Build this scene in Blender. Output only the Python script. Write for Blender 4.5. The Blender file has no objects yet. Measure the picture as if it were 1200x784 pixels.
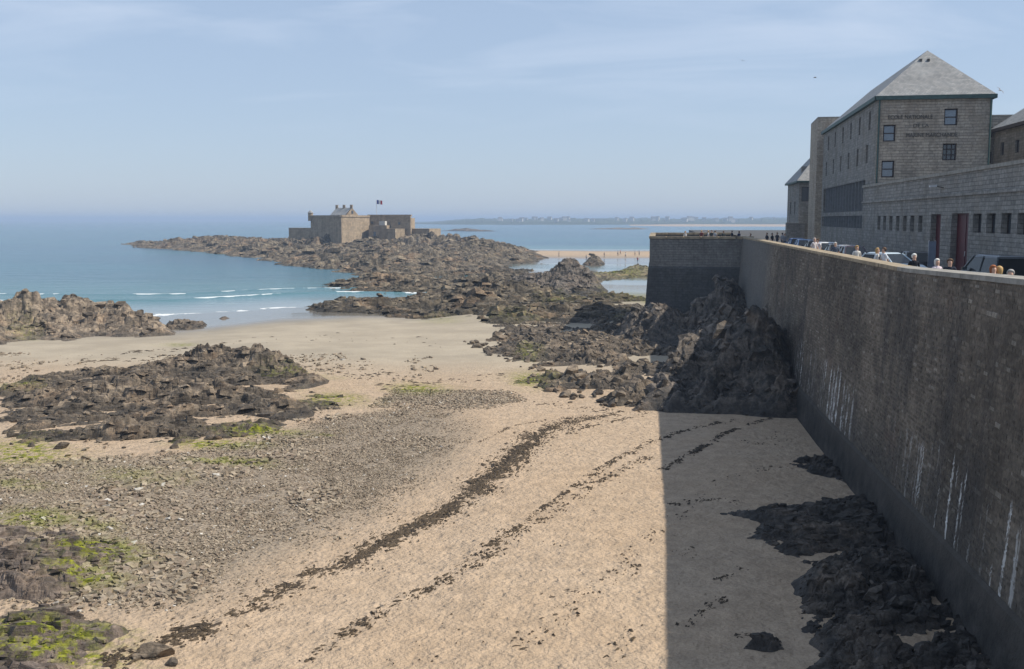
import bpy, bmesh, math, random
import numpy as np
from mathutils import Vector, Matrix

R = math.radians
SC = bpy.context.scene
COL = SC.collection
rnd = random.Random(7)
rng = np.random.default_rng(7)

# ------------------------------------------------------------------ camera
F = 1200.0                      # focal length in pixels of a 1200 px wide frame
PITCH = math.atan(135 / F)
YAW = math.atan(170 * math.cos(PITCH) / F)
CZ = 13.0                       # eye height above the sea (sea level is z = 0)
cam_d = bpy.data.cameras.new('camera')
cam = bpy.data.objects.new('camera', cam_d)
COL.objects.link(cam)
cam.location = (0, 0, CZ)
cam.rotation_euler = (R(90) - PITCH, 0, YAW)
cam_d.sensor_width = 36
cam_d.lens = 36 * F / 1200
cam_d.clip_start = 0.2
cam_d.clip_end = 60000
SC.camera = cam

# ------------------------------------------------------------------ sky and sun
SUN_AZ = R(86)                # clockwise from +Y
SUN_EL = R(47.5)
world = bpy.data.worlds.new('World')
SC.world = world
world.use_nodes = True
wt = world.node_tree
for n in list(wt.nodes):
    wt.nodes.remove(n)
w_out = wt.nodes.new('ShaderNodeOutputWorld')
w_bg = wt.nodes.new('ShaderNodeBackground')
w_bg.inputs['Strength'].default_value = 0.063
w_sky = wt.nodes.new('ShaderNodeTexSky')
w_sky.sky_type = 'NISHITA'
w_sky.sun_disc = False
w_sky.sun_elevation = SUN_EL
w_sky.sun_rotation = SUN_AZ
w_sky.altitude = 10
w_sky.air_density = 1.0
w_sky.dust_density = 0.6
w_sky.ozone_density = 2.2
# thin high cirrus: direction projected on a flat layer, streaky noise
w_tc = wt.nodes.new('ShaderNodeTexCoord')
w_sep = wt.nodes.new('ShaderNodeSeparateXYZ')
wt.links.new(w_tc.outputs['Generated'], w_sep.inputs[0])
def wmath(op, a, b=None):
    n = wt.nodes.new('ShaderNodeMath'); n.operation = op
    for i, v in enumerate((a, b)):
        if v is None: continue
        if isinstance(v, (int, float)): n.inputs[i].default_value = v
        else: wt.links.new(v, n.inputs[i])
    return n.outputs[0]
zz = wmath('ADD', wmath('MAXIMUM', w_sep.outputs['Z'], 0.0), 0.10)
w_cmb = wt.nodes.new('ShaderNodeCombineXYZ')
wt.links.new(wmath('DIVIDE', w_sep.outputs['X'], zz), w_cmb.inputs[0])
wt.links.new(wmath('MULTIPLY', wmath('DIVIDE', w_sep.outputs['Y'], zz), 1.6), w_cmb.inputs[1])
w_n = wt.nodes.new('ShaderNodeTexNoise')
w_n.inputs['Scale'].default_value = 0.85
w_n.inputs['Detail'].default_value = 7
w_n.inputs['Roughness'].default_value = 0.52
w_n.inputs['Distortion'].default_value = 0.5
w_off = wt.nodes.new('ShaderNodeVectorMath'); w_off.operation = 'ADD'; w_off.inputs[1].default_value = (1.0, 9.0, 3.0)  # cirrus field
wt.links.new(w_cmb.outputs[0], w_off.inputs[0]); wt.links.new(w_off.outputs[0], w_n.inputs['Vector'])
w_r = wt.nodes.new('ShaderNodeMapRange')
w_r.inputs['From Min'].default_value = 0.5
w_r.inputs['From Max'].default_value = 0.74
w_r.inputs['To Min'].default_value = 0.0
w_r.inputs['To Max'].default_value = 0.5
wt.links.new(w_n.outputs['Fac'], w_r.inputs['Value'])
w_hz = wt.nodes.new('ShaderNodeMix'); w_hz.data_type = 'RGBA'
w_hz.inputs['Factor'].default_value = 0.58
wt.links.new(w_sky.outputs[0], w_hz.inputs[6])
w_hz.inputs[7].default_value = (5.1, 6.35, 8.5, 1)
w_mix = wt.nodes.new('ShaderNodeMix'); w_mix.data_type = 'RGBA'
w_e = wt.nodes.new('ShaderNodeMapRange'); w_e.interpolation_type = 'SMOOTHSTEP'      # cirrus thins out into the haze low down
w_e.inputs['From Min'].default_value = 0.04; w_e.inputs['From Max'].default_value = 0.22
wt.links.new(w_sep.outputs['Z'], w_e.inputs['Value'])
wt.links.new(wmath('MULTIPLY', w_r.outputs[0], w_e.outputs[0]), w_mix.inputs['Factor'])
wt.links.new(w_hz.outputs[2], w_mix.inputs[6])
w_mix.inputs[7].default_value = (7.4, 8.2, 9.6, 1)
wt.links.new(w_mix.outputs[2], w_bg.inputs['Color'])
wt.links.new(w_bg.outputs[0], w_out.inputs['Surface'])

sun_d = bpy.data.lights.new('sun', 'SUN')
sun = bpy.data.objects.new('sun', sun_d)
COL.objects.link(sun)
sun_d.energy = 3.6
sun_d.angle = R(0.53)
sun_d.color = (1.0, 0.93, 0.82)
sdir = Vector((math.sin(SUN_AZ) * math.cos(SUN_EL), math.cos(SUN_AZ) * math.cos(SUN_EL), math.sin(SUN_EL)))
sun.rotation_euler = sdir.to_track_quat('Z', 'Y').to_euler()
sun.location = (60, 0, 80)

SC.view_settings.view_transform = 'Standard'
SC.view_settings.look = 'None'
SC.view_settings.exposure = 0.72
SC.view_settings.gamma = 1.0
SC.view_settings.use_curve_mapping = False
SC.render.engine = 'CYCLES'
SC.cycles.use_denoising = True
SC.cycles.max_bounces = 6
SC.cycles.diffuse_bounces = 3
SC.cycles.volume_bounces = 0
SC.cycles.transparent_max_bounces = 4
SC.cycles.caustics_reflective = False
SC.cycles.caustics_refractive = False

# ------------------------------------------------------------------ survey helpers: where a sight line meets a plane of the site
FW = np.array([-math.sin(YAW) * math.cos(PITCH), math.cos(YAW) * math.cos(PITCH), -math.sin(PITCH)])
RT = np.array([math.cos(YAW), math.sin(YAW), 0.0])
UP = np.cross(RT, FW)
CP = np.array([0, 0, CZ])
def ray(x, y): return FW * F + RT * (x - 600) + UP * (392 - y)
def atz(x, y, z):
    d = ray(x, y); return CP + d * (z - CZ) / d[2]
def atX(x, y, X):
    d = ray(x, y); return CP + d * X / d[0]
def atY(x, y, Y):
    d = ray(x, y); return CP + d * Y / d[1]
def atplane(x, y, p, n):
    d = ray(x, y); n = np.array(n, float); p = np.array(p, float)
    return CP + d * ((p - CP) @ n) / (d @ n)

# ------------------------------------------------------------------ object helpers
def link(o, parent=None):
    COL.objects.link(o)
    if parent: o.parent = parent
    return o
def tag(o, label=None, cat=None, group=None, kind=None):
    if label: o['label'] = label
    if cat: o['category'] = cat
    if group: o['group'] = group
    if kind: o['kind'] = kind
    return o
def empty(name, loc=(0, 0, 0), rz=0):
    o = bpy.data.objects.new(name, None)
    o.location = loc; o.rotation_euler = (0, 0, rz); o.empty_display_size = 0.3
    return link(o)
def np_mesh(name, verts, faces, smooth=False):
    """verts (n,3), faces (m,k)"""
    v = np.ascontiguousarray(verts, dtype=np.float32); f = np.ascontiguousarray(faces, dtype=np.int32)
    k = f.shape[1]
    me = bpy.data.meshes.new(name)
    me.vertices.add(len(v)); me.vertices.foreach_set('co', v.ravel())
    me.loops.add(f.size); me.loops.foreach_set('vertex_index', f.ravel())
    me.polygons.add(len(f)); me.polygons.foreach_set('loop_start', np.arange(0, f.size, k, dtype=np.int32))
    me.polygons.foreach_set('use_smooth', np.full(len(f), smooth, dtype=bool))
    me.update(calc_edges=True)
    return me
def attr(me, name, vals):
    a = me.attributes.new(name, 'FLOAT', 'POINT')
    a.data.foreach_set('value', np.ascontiguousarray(vals, dtype=np.float32).ravel())
class MB:
    """collects polygons; build() makes ONE mesh object"""
    def __init__(s): s.v = []; s.f = []; s.uv = []
    def poly(s, pts, uv=None):
        i = len(s.v); s.v += [tuple(p) for p in pts]; s.f.append(list(range(i, i + len(pts))))
        s.uv += uv if uv else [(p[0] + p[1], p[2]) for p in pts]
    def box(s, x0, x1, y0, y1, z0, z1, M=None):
        c = [(x0, y0, z0), (x1, y0, z0), (x1, y1, z0), (x0, y1, z0), (x0, y0, z1), (x1, y0, z1), (x1, y1, z1), (x0, y1, z1)]
        if M is not None: c = [tuple(M @ Vector(p)) for p in c]
        for q in ((3, 2, 1, 0), (4, 5, 6, 7), (0, 1, 5, 4), (1, 2, 6, 5), (2, 3, 7, 6), (3, 0, 4, 7)):
            s.poly([c[i] for i in q])
    def prism(s, pts, z0, z1):
        """pts counter-clockwise in plan; z0, z1 numbers or lists"""
        n = len(pts)
        za = z0 if isinstance(z0, (list, tuple)) else [z0] * n
        zb = z1 if isinstance(z1, (list, tuple)) else [z1] * n
        s.poly([(p[0], p[1], z) for p, z in zip(pts, zb)])
        s.poly([(p[0], p[1], z) for p, z in list(zip(pts, za))[::-1]])
        for i in range(n):
            j = (i + 1) % n
            L = math.dist(pts[i][:2], pts[j][:2])
            s.poly([(*pts[i][:2], za[i]), (*pts[j][:2], za[j]), (*pts[j][:2], zb[j]), (*pts[i][:2], zb[i])],
                   [(0, za[i]), (L, za[j]), (L, zb[j]), (0, zb[i])])
    def tube(s, p, q, r, n=8, r2=None):
        p = Vector(p); q = Vector(q); d = (q - p).normalized()
        a = d.orthogonal().normalized(); b = d.cross(a); r2 = r if r2 is None else r2
        A = [p + (a * math.cos(t) + b * math.sin(t)) * r for t in [2 * math.pi * i / n for i in range(n)]]
        B = [q + (a * math.cos(t) + b * math.sin(t)) * r2 for t in [2 * math.pi * i / n for i in range(n)]]
        for i in range(n):
            j = (i + 1) % n; s.poly([A[i], A[j], B[j], B[i]])
        s.poly(A[::-1]); s.poly(B)
    def mesh(s, name, mat=None, smooth=False):
        me = bpy.data.meshes.new(name); me.from_pydata(s.v, [], s.f)
        uv = me.uv_layers.new(name='UVMap'); uv.data.foreach_set('uv', np.array(s.uv, dtype=np.float32).ravel())
        if mat: me.materials.append(mat)
        if smooth: me.polygons.foreach_set('use_smooth', np.ones(len(me.polygons), dtype=bool))
        return me
    def build(s, name, mat, parent=None, smooth=False):
        return link(bpy.data.objects.new(name, s.mesh(name, mat, smooth)), parent)

# ------------------------------------------------------------------ materials
class NT:
    def __init__(s, name, rough=0.85, spec=0.3):
        s.m = bpy.data.materials.new(name); s.m.use_nodes = True; s.t = s.m.node_tree
        s.b = s.t.nodes['Principled BSDF']
        s.b.inputs['Roughness'].default_value = rough
        s.b.inputs['Specular IOR Level'].default_value = spec
        s._p = None
    def node(s, typ, **kw):
        n = s.t.nodes.new(typ)
        for k, v in kw.items(): setattr(n, k, v)
        return n
    def set(s, sock, v):
        if isinstance(v, (int, float)): sock.default_value = v
        elif isinstance(v, (tuple, list)): sock.default_value = (*v, 1) if len(v) == 3 and len(sock.default_value) == 4 else v
        else: s.t.links.new(v, sock)
    def pos(s):
        if s._p is None: s._p = s.node('ShaderNodeNewGeometry').outputs['Position']
        return s._p
    def math(s, op, a, b=0.0, c=None):
        n = s.node('ShaderNodeMath', operation=op); s.set(n.inputs[0], a); s.set(n.inputs[1], b)
        if c is not None: s.set(n.inputs[2], c)
        return n.outputs[0]
    def scale(s, v, k):
        n = s.node('ShaderNodeVectorMath', operation='MULTIPLY'); s.set(n.inputs[0], v); n.inputs[1].default_value = k
        return n.outputs[0]
    def noise(s, sc, det=4, rough=0.55, vec=None, dist=0.0):
        n = s.node('ShaderNodeTexNoise'); n.inputs['Scale'].default_value = sc; n.inputs['Detail'].default_value = det
        n.inputs['Roughness'].default_value = rough; n.inputs['Distortion'].default_value = dist
        s.t.links.new(vec if vec is not None else s.pos(), n.inputs['Vector']); return n.outputs['Fac']
    def ramp(s, v, a, b, lo=0.0, hi=1.0, smooth=True):
        n = s.node('ShaderNodeMapRange'); s.set(n.inputs[0], v)
        if smooth: n.interpolation_type = 'SMOOTHSTEP'
        for i, q in ((1, a), (2, b), (3, lo), (4, hi)): s.set(n.inputs[i], q)
        return n.outputs[0]
    def mix(s, f, a, b):
        n = s.node('ShaderNodeMix', data_type='RGBA'); s.set(n.inputs[0], f); s.set(n.inputs[6], a); s.set(n.inputs[7], b)
        return n.outputs[2]
    def mul(s, col, v):
        n = s.node('ShaderNodeVectorMath', operation='SCALE'); s.set(n.inputs[0], col); s.set(n.inputs[3], v)
        return n.outputs[0]
    def at(s, name): return s.node('ShaderNodeAttribute', attribute_name=name).outputs['Fac']
    def bump(s, h, dist, strength=1.0):
        n = s.node('ShaderNodeBump'); n.inputs['Distance'].default_value = dist; n.inputs['Strength'].default_value = strength
        s.set(n.inputs['Height'], h); s.t.links.new(n.outputs[0], s.b.inputs['Normal'])
    def base(s, c): s.set(s.b.inputs['Base Color'], c)
    def rough(s, v): s.set(s.b.inputs['Roughness'], v)
    def island(s): return s.node('ShaderNodeNewGeometry').outputs['Random Per Island']
    def objrand(s): return s.node('ShaderNodeObjectInfo').outputs['Random']
    def objcol(s): return s.node('ShaderNodeObjectInfo').outputs['Color']

def simple(name, col, rough=0.7, spec=0.3, var=0.12, sc=3.0, metal=0.0):
    t = NT(name, rough, spec)
    t.base(t.mul(col, t.ramp(t.noise(sc, 5), 0.25, 0.75, 1 - var, 1 + var)))
    t.b.inputs['Metallic'].default_value = metal
    return t.m

def m_sand():
    t = NT('sand', 0.95, 0.15)
    wet, sh, al, wr = t.at('wet'), t.at('shingle'), t.at('algae'), t.at('tide')
    n1 = t.noise(0.22, 6, 0.6); n2 = t.noise(1.7, 5, 0.6); n3 = t.noise(16, 4, 0.65)
    dry = t.mix(t.ramp(n1, 0.35, 0.65), (0.428, 0.320, 0.219), (0.368, 0.281, 0.198))
    dry = t.mul(dry, t.ramp(n1, 0.3, 0.7, 0.88, 1.1)); dry = t.mul(dry, t.ramp(n2, 0.25, 0.75, 0.84, 1.12)); dry = t.mul(dry, t.ramp(n3, 0.2, 0.8, 0.8, 1.16))
    c = t.mix(wr, dry, t.mul((0.325, 0.278, 0.21), t.ramp(n1, 0.3, 0.7, 0.86, 1.1)))
    shc = t.mix(t.ramp(t.noise(9, 4, 0.7), 0.35, 0.65), (0.17, 0.138, 0.105), (0.30, 0.245, 0.182))
    c = t.mix(sh, c, shc)
    c = t.mix(wet, c, (0.165, 0.15, 0.125))
    am = t.math('MULTIPLY', al, t.ramp(t.noise(3.2, 6, 0.7), 0.41, 0.56))
    c = t.mix(am, c, t.mix(t.ramp(t.noise(5, 3), 0.35, 0.65), (0.225, 0.235, 0.014), (0.085, 0.092, 0.02)))
    t.base(c)
    t.rough(t.ramp(wet, 0.1, 0.9, 0.9, 0.1))
    d1 = t.noise(2.4, 3, 0.5); h = t.math('ADD', t.math('MULTIPLY', d1, 0.9), t.math('MULTIPLY', t.noise(6.5, 4, 0.55), 0.75))
    vo = t.node('ShaderNodeTexVoronoi'); vo.inputs['Scale'].default_value = 2.3; t.t.links.new(t.pos(), vo.inputs['Vector'])
    h = t.math('SUBTRACT', h, t.math('MULTIPLY', t.ramp(vo.outputs['Distance'], 0.34, 0.12), t.ramp(n1, 0.42, 0.6, 0.0, 0.28)))
    h = t.math('MULTIPLY', h, t.ramp(wet, 0.0, 0.8, 1.0, 0.05)); h = t.math('MULTIPLY', h, t.ramp(wr, 0.0, 1.0, 1.0, 0.25))
    t.bump(h, 0.17, 0.95)
    return t.m

def m_rock(name, a, b, dark, sc=1.0, darkz=(0.2, 1.2), lich=0.25, strata=(0.3, 0.94)):
    t = NT(name, 0.8, 0.25)
    p = t.pos()
    n1 = t.noise(0.35 * sc, 6, 0.65); n2 = t.noise(1.6 * sc, 6, 0.7, dist=0.4); n3 = t.noise(7 * sc, 5, 0.7)
    c = t.mix(t.ramp(n2, 0.36, 0.64), a, b)
    c = t.mix(t.math('MULTIPLY', t.ramp(n1, 0.5, 0.68), lich * 2), c, (0.25, 0.17, 0.105))
    c = t.mul(c, t.ramp(n3, 0.2, 0.8, 0.66, 1.3))
    # pale lichen and barnacle crust
    v = t.math('MULTIPLY', t.ramp(t.noise(3.3 * sc, 5, 0.75), 0.56, 0.7), t.ramp(t.noise(0.5 * sc, 3), 0.4, 0.6, 0.0, lich * 2.2))
    c = t.mix(v, c, (0.30, 0.28, 0.235))
    # black lichen and weed cover in patches
    pc_ = t.ramp(t.noise(0.75 * sc, 6, 0.68, dist=0.6), 0.46, 0.58)
    c = t.mix(t.math('MULTIPLY', pc_, 0.6), c, dark)
    # black weed zone near the sand
    rel = t.at('rel')
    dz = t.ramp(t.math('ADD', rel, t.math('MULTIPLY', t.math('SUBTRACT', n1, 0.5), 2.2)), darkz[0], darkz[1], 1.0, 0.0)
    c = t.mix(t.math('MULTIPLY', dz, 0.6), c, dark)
    al = t.math('MULTIPLY', t.at('algae'), t.ramp(t.noise(2.6, 6, 0.72), 0.43, 0.57))
    c = t.mix(al, c, t.mix(t.ramp(t.noise(5, 3), 0.35, 0.65), (0.225, 0.235, 0.014), (0.085, 0.092, 0.02)))
    c = t.mul(c, t.ramp(t.math('FRACT', t.math('ADD', t.island(), 0.37)), 0.0, 1.0, 0.72, 1.34, False))
    t.base(c)
    t.rough(t.ramp(n2, 0.3, 0.7, 0.95, 0.6))
    sv = t.node('ShaderNodeMapping'); sv.inputs['Rotation'].default_value = (0, R(28), math.atan2(strata[1], strata[0]))
    sv.inputs['Scale'].default_value = (0.5, 1.6, 5.0); t.t.links.new(p, sv.inputs['Vector'])
    st = t.noise(1.5 * sc, 5, 0.7, vec=sv.outputs[0])
    t.bump(t.math('ADD', t.math('MULTIPLY', st, 1.0), t.math('MULTIPLY', n3, 0.5)), 0.11 / sc, 1.0)
    return t.m

def m_pebble(name, lo, hi):
    t = NT(name, 0.85, 0.3)
    i = t.island()
    c = t.mix(i, lo, hi)
    c = t.mix(t.ramp(t.math('FRACT', t.math('MULTIPLY', i, 37.3)), 0.72, 0.8, 0.0, 0.7), c, (0.22, 0.165, 0.12))
    c = t.mix(t.ramp(t.math('FRACT', t.math('MULTIPLY', i, 91.7)), 0.985, 0.99), c, (0.48, 0.45, 0.40))
    am = t.math('MULTIPLY', t.at('algae'), t.ramp(t.noise(2.4, 6, 0.7), 0.40, 0.54))
    c = t.mix(t.math('MULTIPLY', am, 0.8), c, (0.15, 0.16, 0.025))
    t.base(t.mul(c, t.ramp(t.noise(14, 4), 0.25, 0.75, 0.75, 1.2)))
    return t.m

def m_wall(name, rend=False):
    """sea wall masonry: mottled dark granite, damp towards the foot, lime streaks"""
    t = NT(name, 0.88, 0.25)
    p = t.pos(); sp = t.node('ShaderNodeSeparateXYZ'); t.t.links.new(p, sp.inputs[0]); Y, Z = sp.outputs[1], sp.outputs[2]
    n1 = t.noise(0.22, 6, 0.65); n2 = t.noise(1.3, 6, 0.7); n3 = t.noise(8, 4, 0.7)
    if rend:
        c = t.mix(t.ramp(n1, 0.4, 0.62), (0.048, 0.043, 0.038), (0.026, 0.024, 0.022))
        c = t.mul(c, t.ramp(n2, 0.3, 0.7, 0.6, 1.5))
        c = t.mix(t.ramp(t.math('ADD', Z, t.math('MULTIPLY', n1, 2.4)), 4.4, 5.6, 0.0, 0.6), c, (0.085, 0.075, 0.063))
    else:
        i = t.math('FRACT', t.math('ADD', t.island(), t.objrand()))
        c = t.mix(i, (0.100, 0.081, 0.062), (0.165, 0.137, 0.106))
        c = t.mix(t.ramp(t.math('FRACT', t.math('MULTIPLY', i, 53.1)), 0.95, 0.97, 0.0, 0.6), c, (0.29, 0.26, 0.215))
        big = t.noise(0.11, 5, 0.7, vec=t.scale(p, (1, 1, 1.8)))
        c = t.mul(c, t.ramp(big, 0.36, 0.62, 0.68, 1.3))
        # long-damp bands running down the face
        vs = t.scale(p, (1.0, 0.55, 0.09)); band = t.noise(0.8, 5, 0.6, vec=vs)
        c = t.mix(t.ramp(band, 0.50, 0.66, 0.0, 0.62), c, (0.055, 0.050, 0.046))
        c = t.mix(t.ramp(n1, 0.56, 0.7, 0.0, 0.5), c, (0.135, 0.085, 0.06))
        c = t.mul(c, t.ramp(n2, 0.25, 0.75, 0.7, 1.3)); c = t.mul(c, t.ramp(n3, 0.2, 0.8, 0.6, 1.4))
        # newer grey facing at the far end
        c = t.mix(t.ramp(Y, 74, 84, 0.0, 0.7), c, (0.145, 0.145, 0.140))
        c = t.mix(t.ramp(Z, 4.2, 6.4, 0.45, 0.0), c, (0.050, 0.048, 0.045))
    # lime running out of the joints
    cv = t.scale(p, (0.0, 3.4, 0.10)); st = t.noise(1.0, 3, 0.45, vec=cv)
    top = t.math('ADD', 4.6, t.math('MULTIPLY', t.noise(2.3, 2, 0.5, vec=t.scale(p, (0, 1, 0))), 3.6))
    bandm = t.math('MULTIPLY', t.ramp(Z, 3.4, 4.3), t.ramp(t.math('SUBTRACT', top, Z), 0.0, 0.35))
    clus = t.ramp(t.noise(0.16, 2, 0.5, vec=t.scale(p, (0, 1, 0))), 0.40, 0.52)
    win = t.math('MAXIMUM', t.math('MULTIPLY', t.ramp(Y, 41, 45), t.ramp(Y, 62, 57)), t.math('MULTIPLY', t.ramp(Y, 22, 25), t.ramp(Y, 38, 35)))
    clus = t.math('MULTIPLY', t.math('ADD', t.math('MULTIPLY', clus, .75), .25), win)
    lm = t.math('MULTIPLY', t.math('MULTIPLY', t.ramp(st, 0.56, 0.63), bandm), clus)
    lm = t.math('MULTIPLY', lm, t.ramp(t.noise(1.0, 4, 0.6, vec=t.scale(p, (0.0, 5.0, 2.2))), 0.40, 0.58, 0.05, 1.0))
    c = t.mix(t.math('MULTIPLY', lm, 0.0 if rend else 0.9), c, (0.72, 0.72, 0.70))
    t.base(c)
    t.bump(t.math('ADD', n3, n2), 0.05, 0.8)
    return t.m

def m_masonry(name, a, b, mortar, bw=0.66, bh=0.235, tint=(0.16, 0.12, 0.085), bump=0.03):
    t = NT(name, 0.9, 0.2)
    uv = t.node('ShaderNodeUVMap').outputs[0]
    wob = t.node('ShaderNodeVectorMath', operation='ADD'); t.t.links.new(uv, wob.inputs[0])
    nn = t.node('ShaderNodeTexNoise'); nn.inputs['Scale'].default_value = 1.3; t.t.links.new(uv, nn.inputs['Vector'])
    t.t.links.new(t.scale(nn.outputs['Color'], (0.22, 0.06, 0)), wob.inputs[1])
    br = t.node('ShaderNodeTexBrick', offset=0.43, squash=1.3, squash_frequency=3)
    t.t.links.new(wob.outputs[0], br.inputs['Vector'])
    br.inputs['Scale'].default_value = 1.0; br.inputs['Brick Width'].default_value = bw; br.inputs['Row Height'].default_value = bh
    br.inputs['Mortar Size'].default_value = 0.018; br.inputs['Mortar Smooth'].default_value = 0.4; br.inputs['Bias'].default_value = -0.1
    t.set(br.inputs['Color1'], a); t.set(br.inputs['Color2'], b); t.set(br.inputs['Mortar'], mortar)
    c = br.outputs['Color']
    c = t.mix(t.ramp(t.noise(0.45, 6, 0.65), 0.46, 0.68, 0.0, 0.55), c, tint)
    stv = t.noise(1.0, 4, 0.6, vec=t.scale(t.pos(), (1.1, 1.1, 0.09)))
    c = t.mul(c, t.ramp(stv, 0.35, 0.7, 1.06, 0.82))
    c = t.mul(c, t.ramp(t.noise(4.5, 5, 0.7), 0.25, 0.75, 0.75, 1.25))
    t.base(c)
    t.bump(t.math('SUBTRACT', t.math('MULTIPLY', t.noise(6, 4), 0.5), br.outputs['Fac']), bump, 1.0)
    return t.m

def m_slate():
    t = NT('slate', 0.8, 0.2)
    uv = t.node('ShaderNodeUVMap').outputs[0]
    br = t.node('ShaderNodeTexBrick', offset=0.5); t.t.links.new(uv, br.inputs['Vector'])
    br.inputs['Scale'].default_value = 1.0; br.inputs['Brick Width'].default_value = 0.24; br.inputs['Row Height'].default_value = 0.16
    br.inputs['Mortar Size'].default_value = 0.008
    t.set(br.inputs['Color1'], (0.235, 0.24, 0.24)); t.set(br.inputs['Color2'], (0.33, 0.325, 0.31)); t.set(br.inputs['Mortar'], (0.07, 0.075, 0.08))
    t.base(t.mul(br.outputs['Color'], t.ramp(t.noise(0.8, 6, 0.7), 0.25, 0.75, 0.8, 1.2)))
    t.bump(br.outputs['Fac'], 0.01, -0.6)
    return t.m

def m_water():
    t = NT('sea_water', 0.1, 0.5)
    d, fo = t.at('depth'), t.at('foam')
    n = t.noise(0.004, 5, 0.6, vec=t.scale(t.pos(), (1.0, 2.6, 1.0)))
    deep = t.mix(t.ramp(n, 0.4, 0.6), (0.005, 0.066, 0.108), (0.008, 0.090, 0.122))
    c = t.mix(t.ramp(d, 0.3, 4.0, 0.0, 1.0), (0.055, 0.145, 0.155), deep)
    c = t.mix(t.ramp(d, 0.0, 0.45), (0.20, 0.205, 0.175), c)
    fm = t.ramp(fo, 0.5, 0.62)
    c = t.mix(t.math('MULTIPLY', fm, 0.8), c, (0.72, 0.74, 0.74))
    t.base(c)
    t.rough(t.math('ADD', t.math('MULTIPLY', fm, 0.6), t.ramp(d, 0.0, 0.5, 0.04, 0.16)))
    t.b.inputs['IOR'].default_value = 1.33
    w1 = t.noise(0.9, 5, 0.6, vec=t.scale(t.pos(), (0.55, 1.0, 1.0))); w2 = t.noise(0.16, 4, 0.55, vec=t.scale(t.pos(), (0.45, 1.2, 1.0)))
    h = t.math('ADD', t.math('MULTIPLY', w1, 0.35), t.math('MULTIPLY', w2, 1.0))
    h = t.math('MULTIPLY', h, t.ramp(d, 0.05, 0.8, 0.02, 1.0))
    t.bump(h, 0.9, 1.0)
    return t.m

def m_weed():
    t = NT('weed', 0.75, 0.3)
    t.base(t.mul(t.mix(t.island(), (0.030, 0.021, 0.013), (0.085, 0.061, 0.036)), t.ramp(t.noise(20, 3), 0.3, 0.7, 0.7, 1.3)))
    return t.m

def m_colour(name, rough=0.6, spec=0.3):
    t = NT(name, rough, spec)
    t.base(t.mul(t.objcol(), t.ramp(t.noise(6, 3), 0.3, 0.7, 0.88, 1.1)))
    return t.m

M = {}
M['sand'] = m_sand()
M['rock'] = m_rock('rock_brown', (0.082, 0.065, 0.050), (0.235, 0.185, 0.132), (0.034, 0.030, 0.025), 1.0, (0.1, 0.6))
M['rock_far'] = m_rock('rock_reef', (0.064, 0.051, 0.038), (0.225, 0.18, 0.12), (0.030, 0.026, 0.019), 0.4, (0.0, 1.0), 0.45, (0.9, 0.3))
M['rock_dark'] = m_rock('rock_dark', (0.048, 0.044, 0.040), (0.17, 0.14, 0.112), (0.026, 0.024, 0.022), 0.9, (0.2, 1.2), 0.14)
M['rock_flat'] = m_rock('rock_flat', (0.075, 0.058, 0.048), (0.185, 0.145, 0.115), (0.045, 0.038, 0.032), 1.6, (-0.1, 0.12), 0.12, (1, 0.1))
M['pebble'] = m_pebble('pebble', (0.14, 0.112, 0.080), (0.345, 0.282, 0.205))
M['wall'] = m_wall('sea_wall_granite')
M['plinth'] = m_wall('sea_wall_render', True)
M['joint'] = simple('lime_joint', (0.085, 0.078, 0.07), 0.95, 0.1, 0.3, 4)
M['coping'] = simple('coping_granite', (0.30, 0.245, 0.17), 0.9, 0.15, 0.3, 2.2)
M['coping_new'] = simple('coping_concrete', (0.27, 0.255, 0.225), 0.9, 0.15, 0.25, 2.2)
M['street'] = simple('street_asphalt', (0.075, 0.073, 0.07), 0.92, 0.15, 0.25, 1.5)
M['gable'] = m_masonry('gable_granite', (0.46, 0.39, 0.31), (0.31, 0.268, 0.218), (0.27, 0.235, 0.195), tint=(0.30, 0.235, 0.17))
M['granite'] = m_masonry('grey_granite', (0.30, 0.285, 0.26), (0.20, 0.192, 0.178), (0.17, 0.163, 0.152), tint=(0.19, 0.165, 0.135))
M['fort'] = m_masonry('fort_granite', (0.36, 0.28, 0.19), (0.25, 0.20, 0.142), (0.22, 0.175, 0.13), 1.1, 0.55, tint=(0.16, 0.125, 0.09))
M['slate'] = m_slate()
M['copper'] = simple('verdigris_copper', (0.045, 0.085, 0.075), 0.6, 0.4, 0.25, 3)
M['frame'] = simple('window_frame', (0.03, 0.018, 0.017), 0.6)
M['fin'] = simple('concrete_fin', (0.19, 0.195, 0.20), 0.9, 0.2, 0.15)
M['glass'] = simple('window_glass', (0.035, 0.045, 0.055), 0.06, 0.8, 0.1)
M['sky_glass'] = simple('mirror_glass', (0.15, 0.17, 0.20), 0.08, 0.8, 0.1, 2, 0.45)
M['car_glass'] = simple('car_glass', (0.015, 0.018, 0.02), 0.12, 0.35, 0.1)
M['door'] = simple('door_maroon', (0.085, 0.014, 0.018), 0.5, 0.4, 0.15)
M['letter'] = simple('bronze_letter', (0.09, 0.08, 0.068), 0.6, 0.3)
M['lamp'] = simple('lamp_grey', (0.55, 0.56, 0.57), 0.4, 0.5)
M['weed'] = m_weed()
M['water'] = m_water()
M['coast'] = simple('coast_green', (0.06, 0.075, 0.045), 0.95, 0.1, 0.4, 0.01)
M['house'] = simple('far_render', (0.48, 0.46, 0.42), 0.9)
M['roof_far'] = simple('far_slate', (0.14, 0.14, 0.15), 0.9)
M['paint'] = m_colour('car_paint', 0.25, 0.5)
M['cloth'] = m_colour('cloth', 0.9, 0.1)
M['hair'] = m_colour('hair', 0.7, 0.3)
M['skin'] = simple('skin', (0.48, 0.30, 0.22), 0.6, 0.3)
M['trousers'] = simple('trousers', (0.05, 0.06, 0.085), 0.9, 0.1)
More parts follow.
